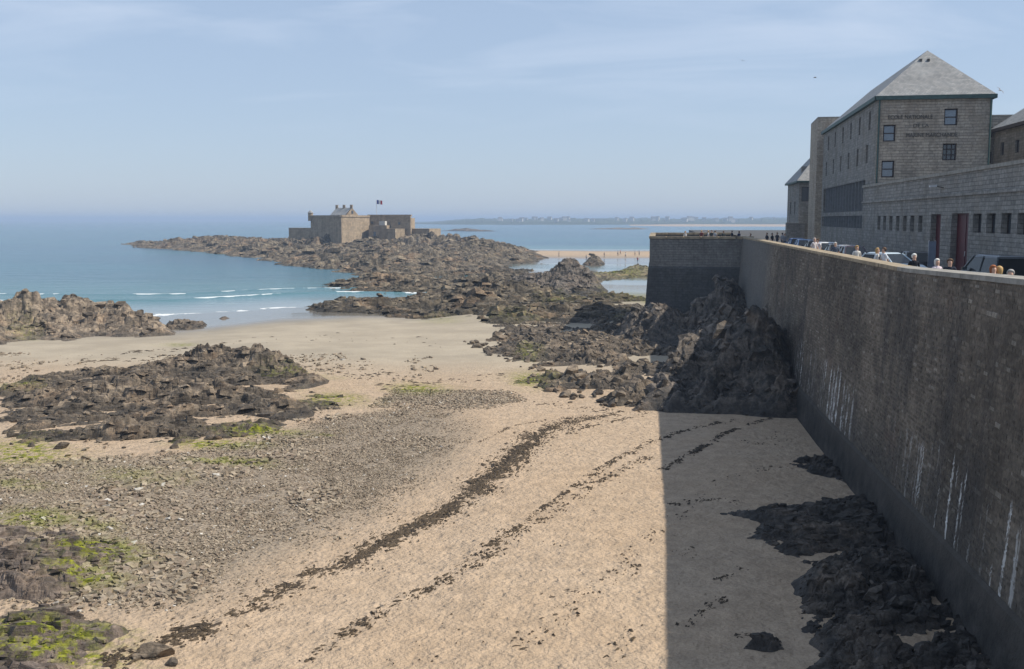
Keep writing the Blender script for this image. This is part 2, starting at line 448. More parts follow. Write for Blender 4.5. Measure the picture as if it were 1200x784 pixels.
M['shoe'] = simple('shoe', (0.03, 0.028, 0.026), 0.7)
M['tyre'] = simple('tyre', (0.02, 0.02, 0.02), 0.9)
M['rim'] = simple('rim', (0.42, 0.42, 0.43), 0.4, 0.5, 0.05, 3, 0.6)
M['lens'] = simple('lamp_lens', (0.7, 0.7, 0.68), 0.15, 0.6)
M['red_lens'] = simple('tail_lens', (0.35, 0.015, 0.012), 0.2, 0.6)
M['panel'] = simple('panel_blue', (0.17, 0.20, 0.26), 0.5, 0.4)
M['bird'] = simple('bird_feather', (0.20, 0.20, 0.21), 0.9)

# ------------------------------------------------------------------ noise in numpy
def h2(ix, iy, s):
    n = (ix.astype(np.int64) * 374761393 + iy.astype(np.int64) * 668265263 + s * 2246822519) & 0xffffffff
    n = ((n ^ (n >> 13)) * 1274126177) & 0xffffffff
    return ((n ^ (n >> 16)) & 0xffffff) / float(0x1000000)
def vn(x, y, s=0):
    ix = np.floor(x); iy = np.floor(y); fx = x - ix; fy = y - iy
    fx = fx * fx * fx * (fx * (fx * 6 - 15) + 10); fy = fy * fy * fy * (fy * (fy * 6 - 15) + 10)
    a = h2(ix, iy, s); b = h2(ix + 1, iy, s); c = h2(ix, iy + 1, s); d = h2(ix + 1, iy + 1, s)
    return (a + (b - a) * fx) * (1 - fy) + (c + (d - c) * fx) * fy
def fbm(x, y, s=0, o=4, g=0.5, ridge=False):
    t = np.zeros_like(x); A = 1.0; W = 0.0
    for i in range(o):
        n = vn(x, y, s + i * 17) * 2 - 1
        if ridge: n = 1 - 2 * np.abs(n)
        t += A * n; W += A; A *= g
        x, y = 1.6 * x + 1.2 * y + 3.1, -1.2 * x + 1.6 * y - 5.7
    return t / W
def blocks(x, y, s, dip=0.8, k=13.0):
    """broken rock: every Voronoi cell is a slab of its own height, tilted along the common dip"""
    ix = np.floor(x); iy = np.floor(y)
    sw = np.zeros(x.shape); sh = np.zeros(x.shape); b1 = np.full(x.shape, 9.0); b2 = np.full(x.shape, 9.0)
    for dx in (-1, 0, 1):
        for dy in (-1, 0, 1):
            cx = ix + dx; cy = iy + dy
            px = cx + h2(cx, cy, s); py = cy + h2(cx, cy, s + 5)
            d = np.sqrt((x - px) ** 2 + (y - py) ** 2)
            H = h2(cx, cy, s + 9) * 2 - 1 + (x - px) * (h2(cx, cy, s + 11) * 1.2 - .6) + (y - py) * dip * (.4 + 1.2 * h2(cx, cy, s + 13))
            w = np.exp(-k * d); sw += w; sh += w * H
            b2 = np.where(d < b1, b1, np.minimum(b2, d)); b1 = np.minimum(b1, d)
    return sh / sw, b2 - b1
def sstep(a, b, x):
    t = np.clip((x - a) / (b - a), 0, 1); return t * t * (3 - 2 * t)
def sdf(poly, x, y):
    """signed distance, positive inside"""
    d = np.full(x.shape, 1e18); ins = np.zeros(x.shape, bool); n = len(poly)
    for i in range(n):
        ax, ay = poly[i]; bx, by = poly[(i + 1) % n]
        ex, ey = bx - ax, by - ay
        t = np.clip(((x - ax) * ex + (y - ay) * ey) / (ex * ex + ey * ey + 1e-12), 0, 1)
        d = np.minimum(d, (x - ax - t * ex) ** 2 + (y - ay - t * ey) ** 2)
        c = ((ay > y) != (by > y))
        ins ^= c & (x < (bx - ax) * (y - ay) / (by - ay + 1e-12) + ax)
    return np.where(ins, 1, -1) * np.sqrt(d)

# ------------------------------------------------------------------ the shore: base level of the sand
SHORE = [(-60, 378), (0, 372), (120, 372), (200, 371), (260, 366), (330, 361), (420, 358)]
_sh = np.array([atz(x, y, 0)[:2] for x, y in SHORE]); _saz = _sh[:, 0] / _sh[:, 1]; _sr = _sh[:, 1]
RIGHT_Y = [0, 14, 23, 40, 56, 75, 100, 150, 190, 204, 222, 236, 245, 256, 272, 296, 308, 330, 372, 415, 436, 470, 600, 1200]
RIGHT_Z = [3.0, 2.95, 2.85, 2.55, 2.35, 1.85, 1.3, 0.75, 0.35, 0.05, -0.18, 0.02, 0.22, 0.02, -0.25, -0.12, 0.15, 0.55, 1.0, 0.5, 0.0, -0.8, -6, -9]
def z0(x, y):
    az = x / np.maximum(y, 1.0)
    ys = np.interp(az, _saz, _sr)
    s = y - ys
    near = np.interp(y, [0, 14, 23, 40, 56, 75, 100], [2.9, 2.85, 2.75, 2.45, 2.2, 1.75, 1.2])
    left = np.where(y < 100, near + 0 * s, np.interp(s, [-45, -10, 0, 25, 80, 300], [1.2, 0.16, 0, -0.45, -2.4, -7]))
    left = np.minimum(left, np.interp(s, [-45, -10, 0, 25, 80, 300], [1.2, 0.16, 0, -0.45, -2.4, -7]) + np.maximum(0, (-45 - s)) * 0.03)
    right = np.interp(y, RIGHT_Y, RIGHT_Z)
    t = sstep(-0.235, -0.165, az)
    z = left * (1 - t) + right * t
    # the shingle bank and gentle hollows
    z = z + 0.10 * fbm(x * 0.09, y * 0.06, 3, 3) * sstep(200, 60, y) + 0.16 * fbm(x * 0.03, y * 0.03, 8, 3) * sstep(120, 190, y) * t
    return z
def z0s(x, y): return float(z0(np.array([float(x)]), np.array([float(y)]))[0])
def gp(x, y):
    """sight line x, y to the sand surface"""
    z = 2.0
    for _ in range(12):
        p = atz(x, y, min(z, 9)); z = z0s(p[0], p[1])
    return (p[0], p[1], z)
def gpoly(pts): return [gp(*p)[:2] for p in pts]
def spoly(pts, z=0): return [tuple(atz(x, y, z)[:2]) for x, y in pts]

# green weed patches: (px, py, half width px, half height px, strength)
ALG = [(25, 530, 60, 14, 1.2), (255, 521, 50, 5, 1.5), (310, 508, 50, 5, 1.3), (270, 545, 50, 4, 1.5), (120, 652, 56, 15, 1.6), (95, 680, 45, 10, 1.5), (60, 745, 80, 12, 1.3),
       (70, 770, 80, 12, 1.3), (40, 610, 50, 12, 1.1), (20, 570, 40, 8, .8), (110, 620, 40, 8, .8), (490, 456, 36, 6, 1.3), (620, 445, 22, 8, 1.2), (395, 468, 40, 8, 1.0), (620, 415, 12, 8, .7),
       (765, 352, 12, 5, 1.2), (755, 375, 22, 7, 1.0), (740, 345, 30, 6, .8), (730, 320, 30, 4, .8), (15, 455, 30, 5, .6), (350, 440, 40, 4, .6), (210, 404, 18, 2, .8),
       (520, 375, 20, 4, .5), (600, 372, 30, 5, .4), (660, 352, 30, 6, .3), (30, 395, 20, 4, .3), (380, 512, 12, 2, .9), (150, 560, 60, 10, .5)]
ALGW = []
for (ax, ay, hw, hh, st) in ALG:
    c = gp(ax, ay); e = gp(ax + hw, ay); f = gp(ax, ay - hh); g = gp(ax, ay + hh)
    ALGW.append((c[0], c[1], abs(e[0] - c[0]), max(abs(f[1] - g[1]) / 2, 0.4), st))
def algae(x, y):
    a = np.zeros(x.shape)
    for (cx, cy, rx, ry, st) in ALGW:
        a = np.maximum(a, st * np.exp(-((((x - cx) - (y - cy) * (cx / cy)) / rx) ** 2 + ((y - cy) / ry) ** 2)))
    return np.clip(a + 0.25 * fbm(x * 0.7, y * 0.7, 77, 3) * (a > 0.05), 0, 1)

SHINGLE = gpoly([(-80, 560), (-80, 640), (60, 706), (130, 722), (220, 712), (305, 682), (400, 628), (470, 588), (530, 545), (562, 505), (540, 480), (470, 480), (390, 490), (330, 508), (240, 530), (120, 540), (30, 545)])
SHINGLE2 = gpoly([(445, 470), (470, 462), (560, 462), (600, 470), (575, 476), (500, 478)])
def shingle(x, y):
    w = 0.8 * fbm(x * 0.5, y * 0.35, 41, 4)
    return np.maximum(sstep(-1.6, 2.6, sdf(SHINGLE, x + w, y + w)), 0.9 * sstep(-0.6, 1.0, sdf(SHINGLE2, x + w, y + w)))

# polar survey grid: even spacing on the ground as seen from the rampart
def polar(na, nr, a0=-44, a1=19, r0=15.0, r1=640.0):
    az = np.radians(np.linspace(a0, a1, na)); r = r0 * np.exp(np.linspace(0, math.log(r1 / r0), nr))
    A, Rr = np.meshgrid(az, r, indexing='ij')
    return Rr * np.sin(A), Rr * np.cos(A)
def quad_faces(ni, nj, mask=None):
    idx = np.arange(ni * nj).reshape(ni, nj)
    q = np.stack([idx[:-1, :-1], idx[1:, :-1], idx[1:, 1:], idx[:-1, 1:]], -1).reshape(-1, 4)
    if mask is not None:
        m = mask; k = (m[:-1, :-1] | m[1:, :-1] | m[1:, 1:] | m[:-1, 1:]).reshape(-1); q = q[k]
    return q
def compact(V, f, *arrs):
    u, inv = np.unique(f, return_inverse=True)
    return (V[u], inv.reshape(f.shape), *[a[u] for a in arrs])

# sand
X, Y = polar(640, 560)
Z = z0(X, Y)
wet = sstep(0.95, 0.25, Z + .08 * fbm(X * .05, Y * .08, 19, 3))
SH = shingle(X, Y)
near = sstep(70, 35, Y)
Z = Z + near * (0.022 * fbm(X * 2.4, Y * 2.0, 21, 3) + 0.03 * fbm(X * 0.7, Y * 0.7, 22, 2)) + SH * (0.10 + 0.03 * fbm(X * 3, Y * 3, 23, 2))
sand_me = np_mesh('beach', np.stack([X, Y, Z], -1).reshape(-1, 3), quad_faces(*X.shape), True)
attr(sand_me, 'wet', wet); attr(sand_me, 'shingle', SH); attr(sand_me, 'algae', algae(X, Y))
attr(sand_me, 'tide', np.clip(sstep(66, 84, Y) + 0.0 * X, 0, 1) * sstep(330, 290, Y))
sand_me.materials.append(M['sand'])
beach = link(bpy.data.objects.new('beach', sand_me)); tag(beach, kind='structure')
print('sand done')

# ------------------------------------------------------------------ rocks
NA, NR = 1050, 1500
GX, GY = polar(NA, NR)
AZ = np.linspace(-44, 19, NA)
CF = np.array([(3, 2, 1, 0), (4, 5, 6, 7), (0, 1, 5, 4), (1, 2, 6, 5), (2, 3, 7, 6), (3, 0, 4, 7)])
HEXF = np.array([(0, 1, 7, 6), (1, 2, 8, 7), (2, 3, 9, 8), (3, 4, 10, 9), (4, 5, 11, 10), (5, 0, 6, 11), (6, 7, 8, 9), (9, 10, 11, 6)])
def rock(name, label, poly, mat, H, w, bumps=(), sizes=(3.2, 1.3, 0.5), amp=(0.8, 0.4, 0.16), strata=(0.3, 0.94), stretch=2.2, gap=0.0, gapscale=0.25, seed=0, wob=0.5, group=None, skew=0.0, floor=None, dip=0.9, slabs=0, sl=(.3, 1.4), tilt=.4):
    amp = [a_ * f_ for a_, f_ in zip(amp, (1, 1.2, 1.45, 1.6))]
    P = np.array(poly); lo = P.min(0) - 2.5 * w - 1; hi = P.max(0) + 2.5 * w + 1
    m = (GX > lo[0]) & (GX < hi[0]) & (GY > lo[1]) & (GY < hi[1])
    ii = np.where(m.any(1))[0]; jj = np.where(m.any(0))[0]
    i0, i1, j0, j1 = ii[0], ii[-1] + 1, jj[0], jj[-1] + 1
    x = GX[i0:i1, j0:j1].copy(); y = GY[i0:i1, j0:j1].copy()
    s0 = sizes[0]
    wx = wob * s0 * fbm(x / s0 * 0.6, y / s0 * 0.6, seed + 1, 4, 0.6); wy = wob * s0 * fbm(x / s0 * 0.6, y / s0 * 0.6, seed + 2, 4, 0.6)
    d = sdf(poly, x + wx, y + wy)
    e = np.where(d > 0, 1 - np.exp(-np.maximum(d, 0) / w), d / w)
    h = H * e
    if gap: h = h - gap * (0.5 + fbm(x * gapscale, y * gapscale * 0.6, seed + 3, 3))
    for (bx, by, rx, ry, rot, bh) in bumps:
        c, s = math.cos(rot), math.sin(rot)
        u = ((x - bx) * c + (y - by) * s) / rx; v = (-(x - bx) * s + (y - by) * c) / ry
        u = u + 0.25 * fbm(x / rx, y / rx, seed + 31, 3); q = u * u + v * v
        h = h + bh * np.exp(-q ** 1.4)
    k = np.clip(e * 1.2 + 0.35, 0, 1.15) * np.clip(0.45 + 0.35 * h / max(H, 0.3), 0.3, 1.5)
    L = math.hypot(*strata); cx, cy = strata[0] / L, strata[1] / L
    qx = x + 0.35 * s0 * fbm(x / s0, y / s0, seed + 61, 3); qy = y + 0.35 * s0 * fbm(x / s0, y / s0, seed + 62, 3)
    u = (qx * cx + qy * cy) / stretch; v = -qx * cy + qy * cx
    for i, (s, a) in enumerate(zip(sizes, amp)):
        b, cr = blocks(u / s, v / s, seed + 100 * i + 7, dip)
        h = h + a * k * (b - 0.5 * np.exp(-(cr / 0.07) ** 2))
    h = h + 0.16 * amp[-1] * fbm(x / sizes[-1] * 3, y / sizes[-1] * 3, seed + 71, 3) + 0.3 * amp[1] * k * fbm(u / s0 * 1.5, v / s0 * 2.5, seed + 73, 4, 0.6, True)
    zs = z0(x, y)
    if floor is not None: zs = np.maximum(zs, floor)
    z = zs + h
    # ledges lean out along the bedding
    lean = skew * np.clip(h, 0, 4) + 0.25 * amp[1] * fbm(x / sizes[1] + z, y / sizes[1] - z, seed + 81, 2)
    x2 = x - lean * cy; y2 = y + lean * cx * 0.4
    # small breakage pushed out along the surface normal
    ti = np.stack([np.gradient(a_, axis=0) for a_ in (x2, y2, z)], -1); tj = np.stack([np.gradient(a_, axis=1) for a_ in (x2, y2, z)], -1)
    nn = np.cross(tj, ti); nn /= np.linalg.norm(nn, axis=-1, keepdims=True) + 1e-9; nn *= np.sign(nn[..., 2:3] + 1e-9)
    sz_ = sizes[-1]; b, cr = blocks((x2 + z * .6) / sz_ * 1.1, (y2 - z * .8) / sz_ * 1.1, seed + 91, 0.5, 9)
    ds = amp[-1] * .8 * (b - .3 * np.exp(-(cr / .1) ** 2)) * np.clip(e * 2 + .3, 0, 1)
    x2 = x2 + nn[..., 0] * ds; y2 = y2 + nn[..., 1] * ds; z = z + nn[..., 2] * ds
    al_full = algae(x, y)
    f = quad_faces(*x.shape, mask=(h > -0.06))
    V, f, rel, al = compact(np.stack([x2, y2, z], -1).reshape(-1, 3), f, h.reshape(-1), al_full.reshape(-1))
    if slabs:
        # fractured slabs lying on and in the outcrop, bedded along the strata
        ok = (h > -.02) & (e > -.3); pr = (ok * (x * x + y * y)).ravel(); pr = pr / pr.sum()
        ids = rng.choice(pr.size, slabs, p=pr); n = slabs
        c = np.stack([x2.ravel()[ids], y2.ravel()[ids], z.ravel()[ids]], -1); hh = h.ravel()[ids]
        L = sl[0] * (sl[1] / sl[0]) ** (rng.random(n) ** 2.0) * .5
        L = L * np.clip(.45 + .8 * e.ravel()[ids], .35, 1.15)
        dims = np.stack([L, L * rng.uniform(.4, .8, n), L * rng.uniform(.14, .36, n) * (1 if tilt > .4 else .75)], -1)
        th = (np.arange(6) * math.pi / 3)[None] + rng.uniform(-.38, .38, (n, 6)); rr_ = rng.uniform(.6, 1.15, (n, 6)); tp = rng.uniform(.5, .95, (n, 1)) * rng.uniform(.8, 1.1, (n, 6))
        ring = np.stack([np.cos(th) * rr_, np.sin(th) * rr_, np.full((n, 6), -1.6)], -1)
        rtop = np.stack([np.cos(th) * rr_ * tp + rng.uniform(-.15, .15, (n, 1)), np.sin(th) * rr_ * tp + rng.uniform(-.15, .15, (n, 1)), 1 + rng.uniform(-.45, .25, (n, 6))], -1)
        Q = np.concatenate([ring, rtop], 1) * dims[:, None, :]
        a = math.atan2(cy, cx) + rng.normal(0, .3, n); t1 = np.sign(dip) * tilt + rng.normal(0, .22, n); t2 = rng.normal(0, .14, n)
        qx, qy, qz = Q[..., 0], Q[..., 1], Q[..., 2]
        qy, qz = qy * np.cos(t1)[:, None] - qz * np.sin(t1)[:, None], qy * np.sin(t1)[:, None] + qz * np.cos(t1)[:, None]
        qz = qz + qx * t2[:, None]
        wx_ = qx * np.cos(a)[:, None] - qy * np.sin(a)[:, None]; wy_ = qx * np.sin(a)[:, None] + qy * np.cos(a)[:, None]
        Q = np.stack([wx_, wy_, qz], -1) + (c + np.stack([0 * L, 0 * L, L * rng.uniform(-.22, .10, n)], -1))[:, None, :]
        f = np.concatenate([f, (HEXF[None] + 12 * np.arange(n)[:, None, None]).reshape(-1, 4) + len(V)])
        V = np.concatenate([V, Q.reshape(-1, 3)]); rel = np.concatenate([rel, np.repeat(np.maximum(hh, .1) + .1, 12)]); al = np.concatenate([al, np.repeat(al_full.ravel()[ids], 12)])
    me = np_mesh(name, V, f, False)
    attr(me, 'rel', rel); attr(me, 'algae', al)
    me.materials.append(M[mat])
    o = link(bpy.data.objects.new(name, me))
    tag(o, label, 'rock', group)
    return o
def B(px, py, rx, ry, rot, h):
    p = gp(px, py); return (p[0], p[1], rx, ry, rot, h)
def Bs(px, py, rx, ry, rot, h):
    p = atz(px, py, 0); return (p[0], p[1], rx, ry, rot, h)

rock('shore_rock', 'big brown craggy rock mass between the sea and pale sand, opposite the fort',
     gpoly([(-80, 404), (0, 404), (40, 398), (75, 400), (110, 394), (160, 396), (205, 393), (196, 382), (160, 378), (110, 381), (60, 378), (0, 376), (-80, 376)]), 'rock',
     0.7, 1.6, [B(-40, 390, 10, 4, 0.1, 1.4), B(25, 390, 5, 4, .3, 1.5), B(75, 388, 3.5, 3.5, .3, 1.2), B(140, 388, 4, 3.5, 0, 1.25), B(170, 391, 3, 3, 0, 0.7)],
     (3.4, 1.5, .7, .33), (.62, .30, .11, .04), (0.75, 0.6), 2.2, seed=11, slabs=1300, sl=(.25, 2.0), tilt=.6, skew=0.15, wob=.35)
rock('rock_outcrop', 'long dark brown layered outcrop on the sand beside the shingle bank',
     gpoly([(30, 524), (0, 512), (-20, 500), (-10, 462), (40, 440), (120, 434), (185, 426), (230, 424), (300, 424), (350, 432), (392, 446), (350, 458), (432, 466), (420, 474), (345, 494), (300, 512), (240, 522), (190, 524), (150, 522), (90, 520)]), 'rock',
     0.38, 0.9, [B(265, 430, 4.5, 2.2, 0.1, 1.3), B(325, 434, 2.6, 1.6, 0, .7), B(220, 436, 4, 2, 0.1, .35), B(70, 470, 1.8, 1.6, 0, .6), B(130, 472, 3.0, 1.4, 0.1, .6), B(200, 470, 3, 1.4, .1, .35), B(160, 512, 1.6, .7, .1, .6), B(280, 465, 3, 1.5, .2, .25)],
     (2.5, 1.1, .5, .25), (.28, .17, .075, .03), (0.93, 0.36), 2.0, gap=.34, gapscale=.36, seed=23, slabs=3600, sl=(.16, 1.25), tilt=.35, wob=.5, dip=-1.1)
rock('rock_ledge', 'low flat rock ledges with bright green weed at the shingle edge',
     gpoly([(-70, 704), (-70, 612), (20, 618), (60, 626), (100, 628), (160, 632), (176, 642), (165, 658), (120, 668), (95, 690), (60, 706), (20, 714)]), 'rock_flat',
     0.34, 0.5, [B(60, 645, 1.2, .6, 0, .12), B(20, 690, 1.6, .8, 0, .15)], (1.4, .6, .28, .14), (.13, .08, .035, .015), (1, 0.12), 2.4, gap=.12, gapscale=.8, seed=37, slabs=800, sl=(.08, .9), tilt=.25, wob=.6, dip=-1.0)
rock('rock_ledge', 'low dark rock shelf with a pointed tip on sand and yellow green weed patches',
     gpoly([(-70, 830), (-70, 722), (20, 724), (70, 712), (95, 728), (150, 742), (128, 752), (105, 756), (110, 775), (80, 800), (60, 830)]), 'rock_flat',
     0.32, 0.45, [B(55, 724, .9, .35, 0, .12), B(120, 742, .8, .25, 0, .10)], (1.3, .6, .28, .14), (.13, .08, .035, .015), (1, 0.15), 2.4, gap=.16, gapscale=.9, seed=41, slabs=800, sl=(.08, .9), tilt=.25, wob=.6, dip=-1.0)
rock('reef', 'long brown rocky reef running out into the sea below the fort',
     spoly([(146, 288), (200, 293), (250, 298), (300, 306), (345, 313), (392, 320), (430, 326), (520, 322), (600, 313), (632, 304), (622, 296), (590, 291), (540, 288), (500, 287), (400, 286.5), (300, 287), (200, 285.5), (152, 285)]), 'rock_far',
     2.2, 10, [Bs(435, 298, 42, 34, 0, 2.6), Bs(310, 293, 40, 26, 0, 1.9), Bs(245, 290, 30, 22, 0, 1.6), Bs(370, 294, 30, 26, 0, 1.4), Bs(540, 296, 22, 22, 0, 1.9), Bs(575, 302, 16, 18, 0, 1.6), Bs(500, 305, 30, 25, 0, 1.2)],
     (12, 5.5, 2.4, 1.2), (1.1, .65, .32, .14), (0.9, 0.3), 1.8, seed=53, slabs=8000, sl=(.8, 5.5), tilt=.35, wob=.5, floor=-.6, dip=-1.0)
rock('reef', 'broad weedy rock field between the sheltered bay and the lagoon',
     spoly([(364, 335), (395, 328), (425, 322), (520, 317), (600, 311), (640, 318), (690, 332), (716, 345), (748, 350), (758, 372), (735, 384), (690, 388), (640, 386), (600, 390), (566, 388), (545, 381), (492, 382), (440, 376), (405, 368), (356, 361), (372, 353), (405, 349), (462, 348), (478, 344), (415, 341)], .3), 'rock_far',
     0.65, 3.5, [Bs(500, 336, 9, 12, 0, .9), Bs(450, 332, 9, 9, 0, 1.0), Bs(600, 330, 10, 14, 0, .8), Bs(520, 360, 9, 6, 0, .9), Bs(430, 366, 8, 5, 0, .9), Bs(575, 352, 9, 8, .4, .8)],
     (6.0, 2.7, 1.2, .6), (.5, .34, .16, .07), (0.9, 0.35), 1.9, gap=.5, gapscale=.08, seed=67, slabs=8000, sl=(.4, 3.2), tilt=.35, wob=.5, floor=-.3, dip=-1.0)
rock('rock_knoll', 'big dark hump-backed rock rising above the reef beside the lagoon',
     spoly([(585, 338), (600, 332), (650, 328), (690, 330), (708, 343), (690, 350), (650, 349), (610, 347)], .4), 'rock_dark',
     0.9, 2.2, [Bs(676, 341, 4.5, 6, 0, 2.7), Bs(648, 342, 5, 6, 0, 1.5), Bs(615, 340, 5, 6, 0, 1.0), Bs(695, 344, 2.5, 4, 0, .6)],
     (4.5, 2.0, .9, .45), (.55, .32, .14, .06), (0.6, 0.8), 2.0, seed=71, slabs=800, sl=(.4, 2.0), tilt=.5, wob=.35)
rock('rock_field', 'broken brown rocks with sand pockets between the bay sand and the sea wall shadow',
     gpoly([(552, 398), (575, 382), (640, 372), (700, 364), (752, 354), (790, 372), (800, 420), (790, 455), (770, 478), (735, 482), (690, 472), (650, 462), (612, 450), (655, 430), (600, 428), (575, 414)]), 'rock',
     0.42, 1.4, [B(650, 428, 2.2, 1.1, .5, .6), B(700, 442, 3, 1.3, .6, .5), B(742, 470, 1.9, 1.3, .7, .8), B(760, 430, 4, 2.2, .6, .4), B(620, 398, 3, 2, .4, .3), B(700, 395, 3.5, 2.5, .4, .35)],
     (2.9, 1.4, .65, .3), (.33, .22, .10, .04), (0.42, 0.9), 2.2, gap=.50, gapscale=.24, seed=83, slabs=3600, sl=(.18, 1.6), tilt=.5, wob=.5)
_p = gpoly([(748, 482), (768, 458), (792, 432), (800, 405)]) + [(0.6, 88), (-3.0, 94), (-4.6, 103), (-3.6, 112)]
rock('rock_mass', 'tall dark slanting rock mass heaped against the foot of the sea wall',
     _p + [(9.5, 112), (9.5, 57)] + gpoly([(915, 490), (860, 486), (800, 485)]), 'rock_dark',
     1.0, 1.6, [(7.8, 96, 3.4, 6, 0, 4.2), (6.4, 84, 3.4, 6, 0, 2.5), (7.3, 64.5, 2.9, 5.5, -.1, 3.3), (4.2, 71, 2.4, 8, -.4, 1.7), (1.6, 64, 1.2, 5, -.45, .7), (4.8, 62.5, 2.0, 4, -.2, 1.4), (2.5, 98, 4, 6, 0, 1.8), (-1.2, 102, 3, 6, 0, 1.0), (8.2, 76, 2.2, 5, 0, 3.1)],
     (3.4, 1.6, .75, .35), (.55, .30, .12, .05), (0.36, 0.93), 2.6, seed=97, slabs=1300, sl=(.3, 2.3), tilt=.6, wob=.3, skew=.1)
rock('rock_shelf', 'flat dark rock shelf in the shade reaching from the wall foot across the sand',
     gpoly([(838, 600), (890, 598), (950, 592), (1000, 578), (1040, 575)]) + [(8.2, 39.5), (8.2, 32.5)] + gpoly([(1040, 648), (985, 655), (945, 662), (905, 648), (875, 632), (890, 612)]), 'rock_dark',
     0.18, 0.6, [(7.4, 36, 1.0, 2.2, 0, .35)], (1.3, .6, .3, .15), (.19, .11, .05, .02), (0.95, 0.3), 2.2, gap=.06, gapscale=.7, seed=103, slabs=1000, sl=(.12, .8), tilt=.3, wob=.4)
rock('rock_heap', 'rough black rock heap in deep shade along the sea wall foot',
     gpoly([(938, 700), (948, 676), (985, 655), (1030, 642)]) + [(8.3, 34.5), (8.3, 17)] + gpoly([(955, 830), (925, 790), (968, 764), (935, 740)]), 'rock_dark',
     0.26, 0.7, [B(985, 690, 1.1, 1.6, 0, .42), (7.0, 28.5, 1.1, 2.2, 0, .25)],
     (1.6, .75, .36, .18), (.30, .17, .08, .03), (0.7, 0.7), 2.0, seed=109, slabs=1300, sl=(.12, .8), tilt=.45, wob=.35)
rock('low_rock', 'small dark flat rock lying on wet sand near the breaking waves',
     gpoly([(190, 386), (205, 379), (225, 378), (242, 381), (240, 385), (215, 387)]), 'rock', .35, .6, [B(205, 383, 1.3, 1, 0, .4)], (1.6, .7, .3), (.25, .15, .07), (1, .1), 2, seed=113, slabs=80, sl=(.3, 1.2), wob=.3)
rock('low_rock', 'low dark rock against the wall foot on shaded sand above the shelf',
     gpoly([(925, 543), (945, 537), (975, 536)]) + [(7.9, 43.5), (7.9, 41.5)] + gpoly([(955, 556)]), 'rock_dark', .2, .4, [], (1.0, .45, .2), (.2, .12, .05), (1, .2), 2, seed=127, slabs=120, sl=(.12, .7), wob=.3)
rock('low_rock', 'single small dark stone slab alone on shaded sand beside the black heap',
     gpoly([(874, 760), (884, 752), (912, 751), (922, 758), (905, 765)]), 'rock_dark', .16, .2, [B(895, 757, .45, .3, 0, .18)], (.8, .35, .15), (.12, .07, .03), (1, .2), 2, seed=131, slabs=30, sl=(.12, .5), wob=.25)
rock('lagoon_rock', 'small dark rock island in the lagoon in front of the far sand bank',
     spoly([(682, 309), (695, 306), (707, 308), (706, 311), (690, 312)], .2), 'rock_far', 1.0, 2.0, [Bs(697, 309, 3, 5, 0, 1.6)], (4, 1.6, .7), (.5, .3, .15), (1, .2), 2, seed=137, slabs=120, sl=(.5, 2.5), wob=.3)
rock('lagoon_rock', 'low weedy rock bar separating two lagoon pools beside the bastion',
     spoly([(655, 326), (690, 320), (725, 317), (752, 314), (790, 313), (790, 323), (745, 326), (720, 328), (690, 332)], .1), 'rock_far', .5, 2.5, [Bs(748, 317, 4, 6, 0, .9)], (4, 1.6, .7), (.3, .2, .1), (1, .2), 2, gap=.15, seed=139, slabs=300, sl=(.5, 2.5), wob=.3)
rock('sea_rock', 'tiny low rock awash beyond the seaward tip of the reef',
     spoly([(124, 284), (136, 283), (144, 285), (134, 286)], 0), 'rock_far', 1.2, 3, [], (6, 2.5, 1), (.5, .3, .2), (1, .2), 2, seed=149, wob=.3)
rock('sea_rock', 'small flat black rock on wet sand at the foam line',
     gpoly([(256, 373), (264, 371), (270, 373), (262, 375)]), 'rock', .25, .5, [], (1.6, .7, .3), (.2, .1, .05), (1, .1), 2, seed=151, wob=.2)
print('rocks done')

# loose boulders: a few rounded, jagged shapes shared by all copies
def boulder_mesh(name, seed, mat):
    bm = bmesh.new(); bmesh.ops.create_icosphere(bm, subdivisions=2, radius=1)
    r = random.Random(seed); planes = [(Vector((r.uniform(-1, 1), r.uniform(-1, 1), r.uniform(-.6, 1))).normalized(), r.uniform(.45, .8)) for _ in range(9)]
    for v in bm.verts:
        for n, d in planes:
            k = v.co.dot(n)
            if k > d: v.co -= n * (k - d)
        v.co *= 1 + r.uniform(-.06, .06); v.co.z *= .72
    me = bpy.data.meshes.new(name); bm.to_mesh(me); bm.free()
    a = me.attributes.new('rel', 'FLOAT', 'POINT'); a.data.foreach_set('value', np.full(len(me.vertices), .75, np.float32))
    me.materials.append(M[mat]); return me
BM = [boulder_mesh('boulder', 200 + i, 'rock') for i in range(6)]
BMD = [boulder_mesh('boulder', 220 + i, 'rock_dark') for i in range(4)]
def boulder(x, y, s, label, group, dark=False, sink=.25, zt=None):
    o = bpy.data.objects.new('boulder', rnd.choice(BMD if dark else BM))
    z = z0s(x, y) if zt is None else zt
    o.location = (x, y, z + s * (.72 - sink) * .6); o.rotation_euler = (rnd.uniform(-.3, .3), rnd.uniform(-.3, .3), rnd.uniform(0, 6.3))
    o.scale = (s * rnd.uniform(.8, 1.4), s * rnd.uniform(.7, 1.1), s * rnd.uniform(.6, 1.0))
    link(o); tag(o, label, 'boulder', group); return o
for px, py, s, lab in [(185, 768, .42, 'largest loose grey boulder on open sand beside the shelf tip'), (203, 779, .22, 'small brown stone touching the open sand boulder pair'), (164, 770, .16, 'little grey stone on open sand next to a bigger boulder'),
                       (184, 710, .17, 'flat oblong stone on sand at the lower shingle edge'), (52, 706, .16, 'pale rounded stone between the two green weed ledges')]:
    p = gp(px, py); boulder(p[0], p[1], s, lab, None)
spots = []
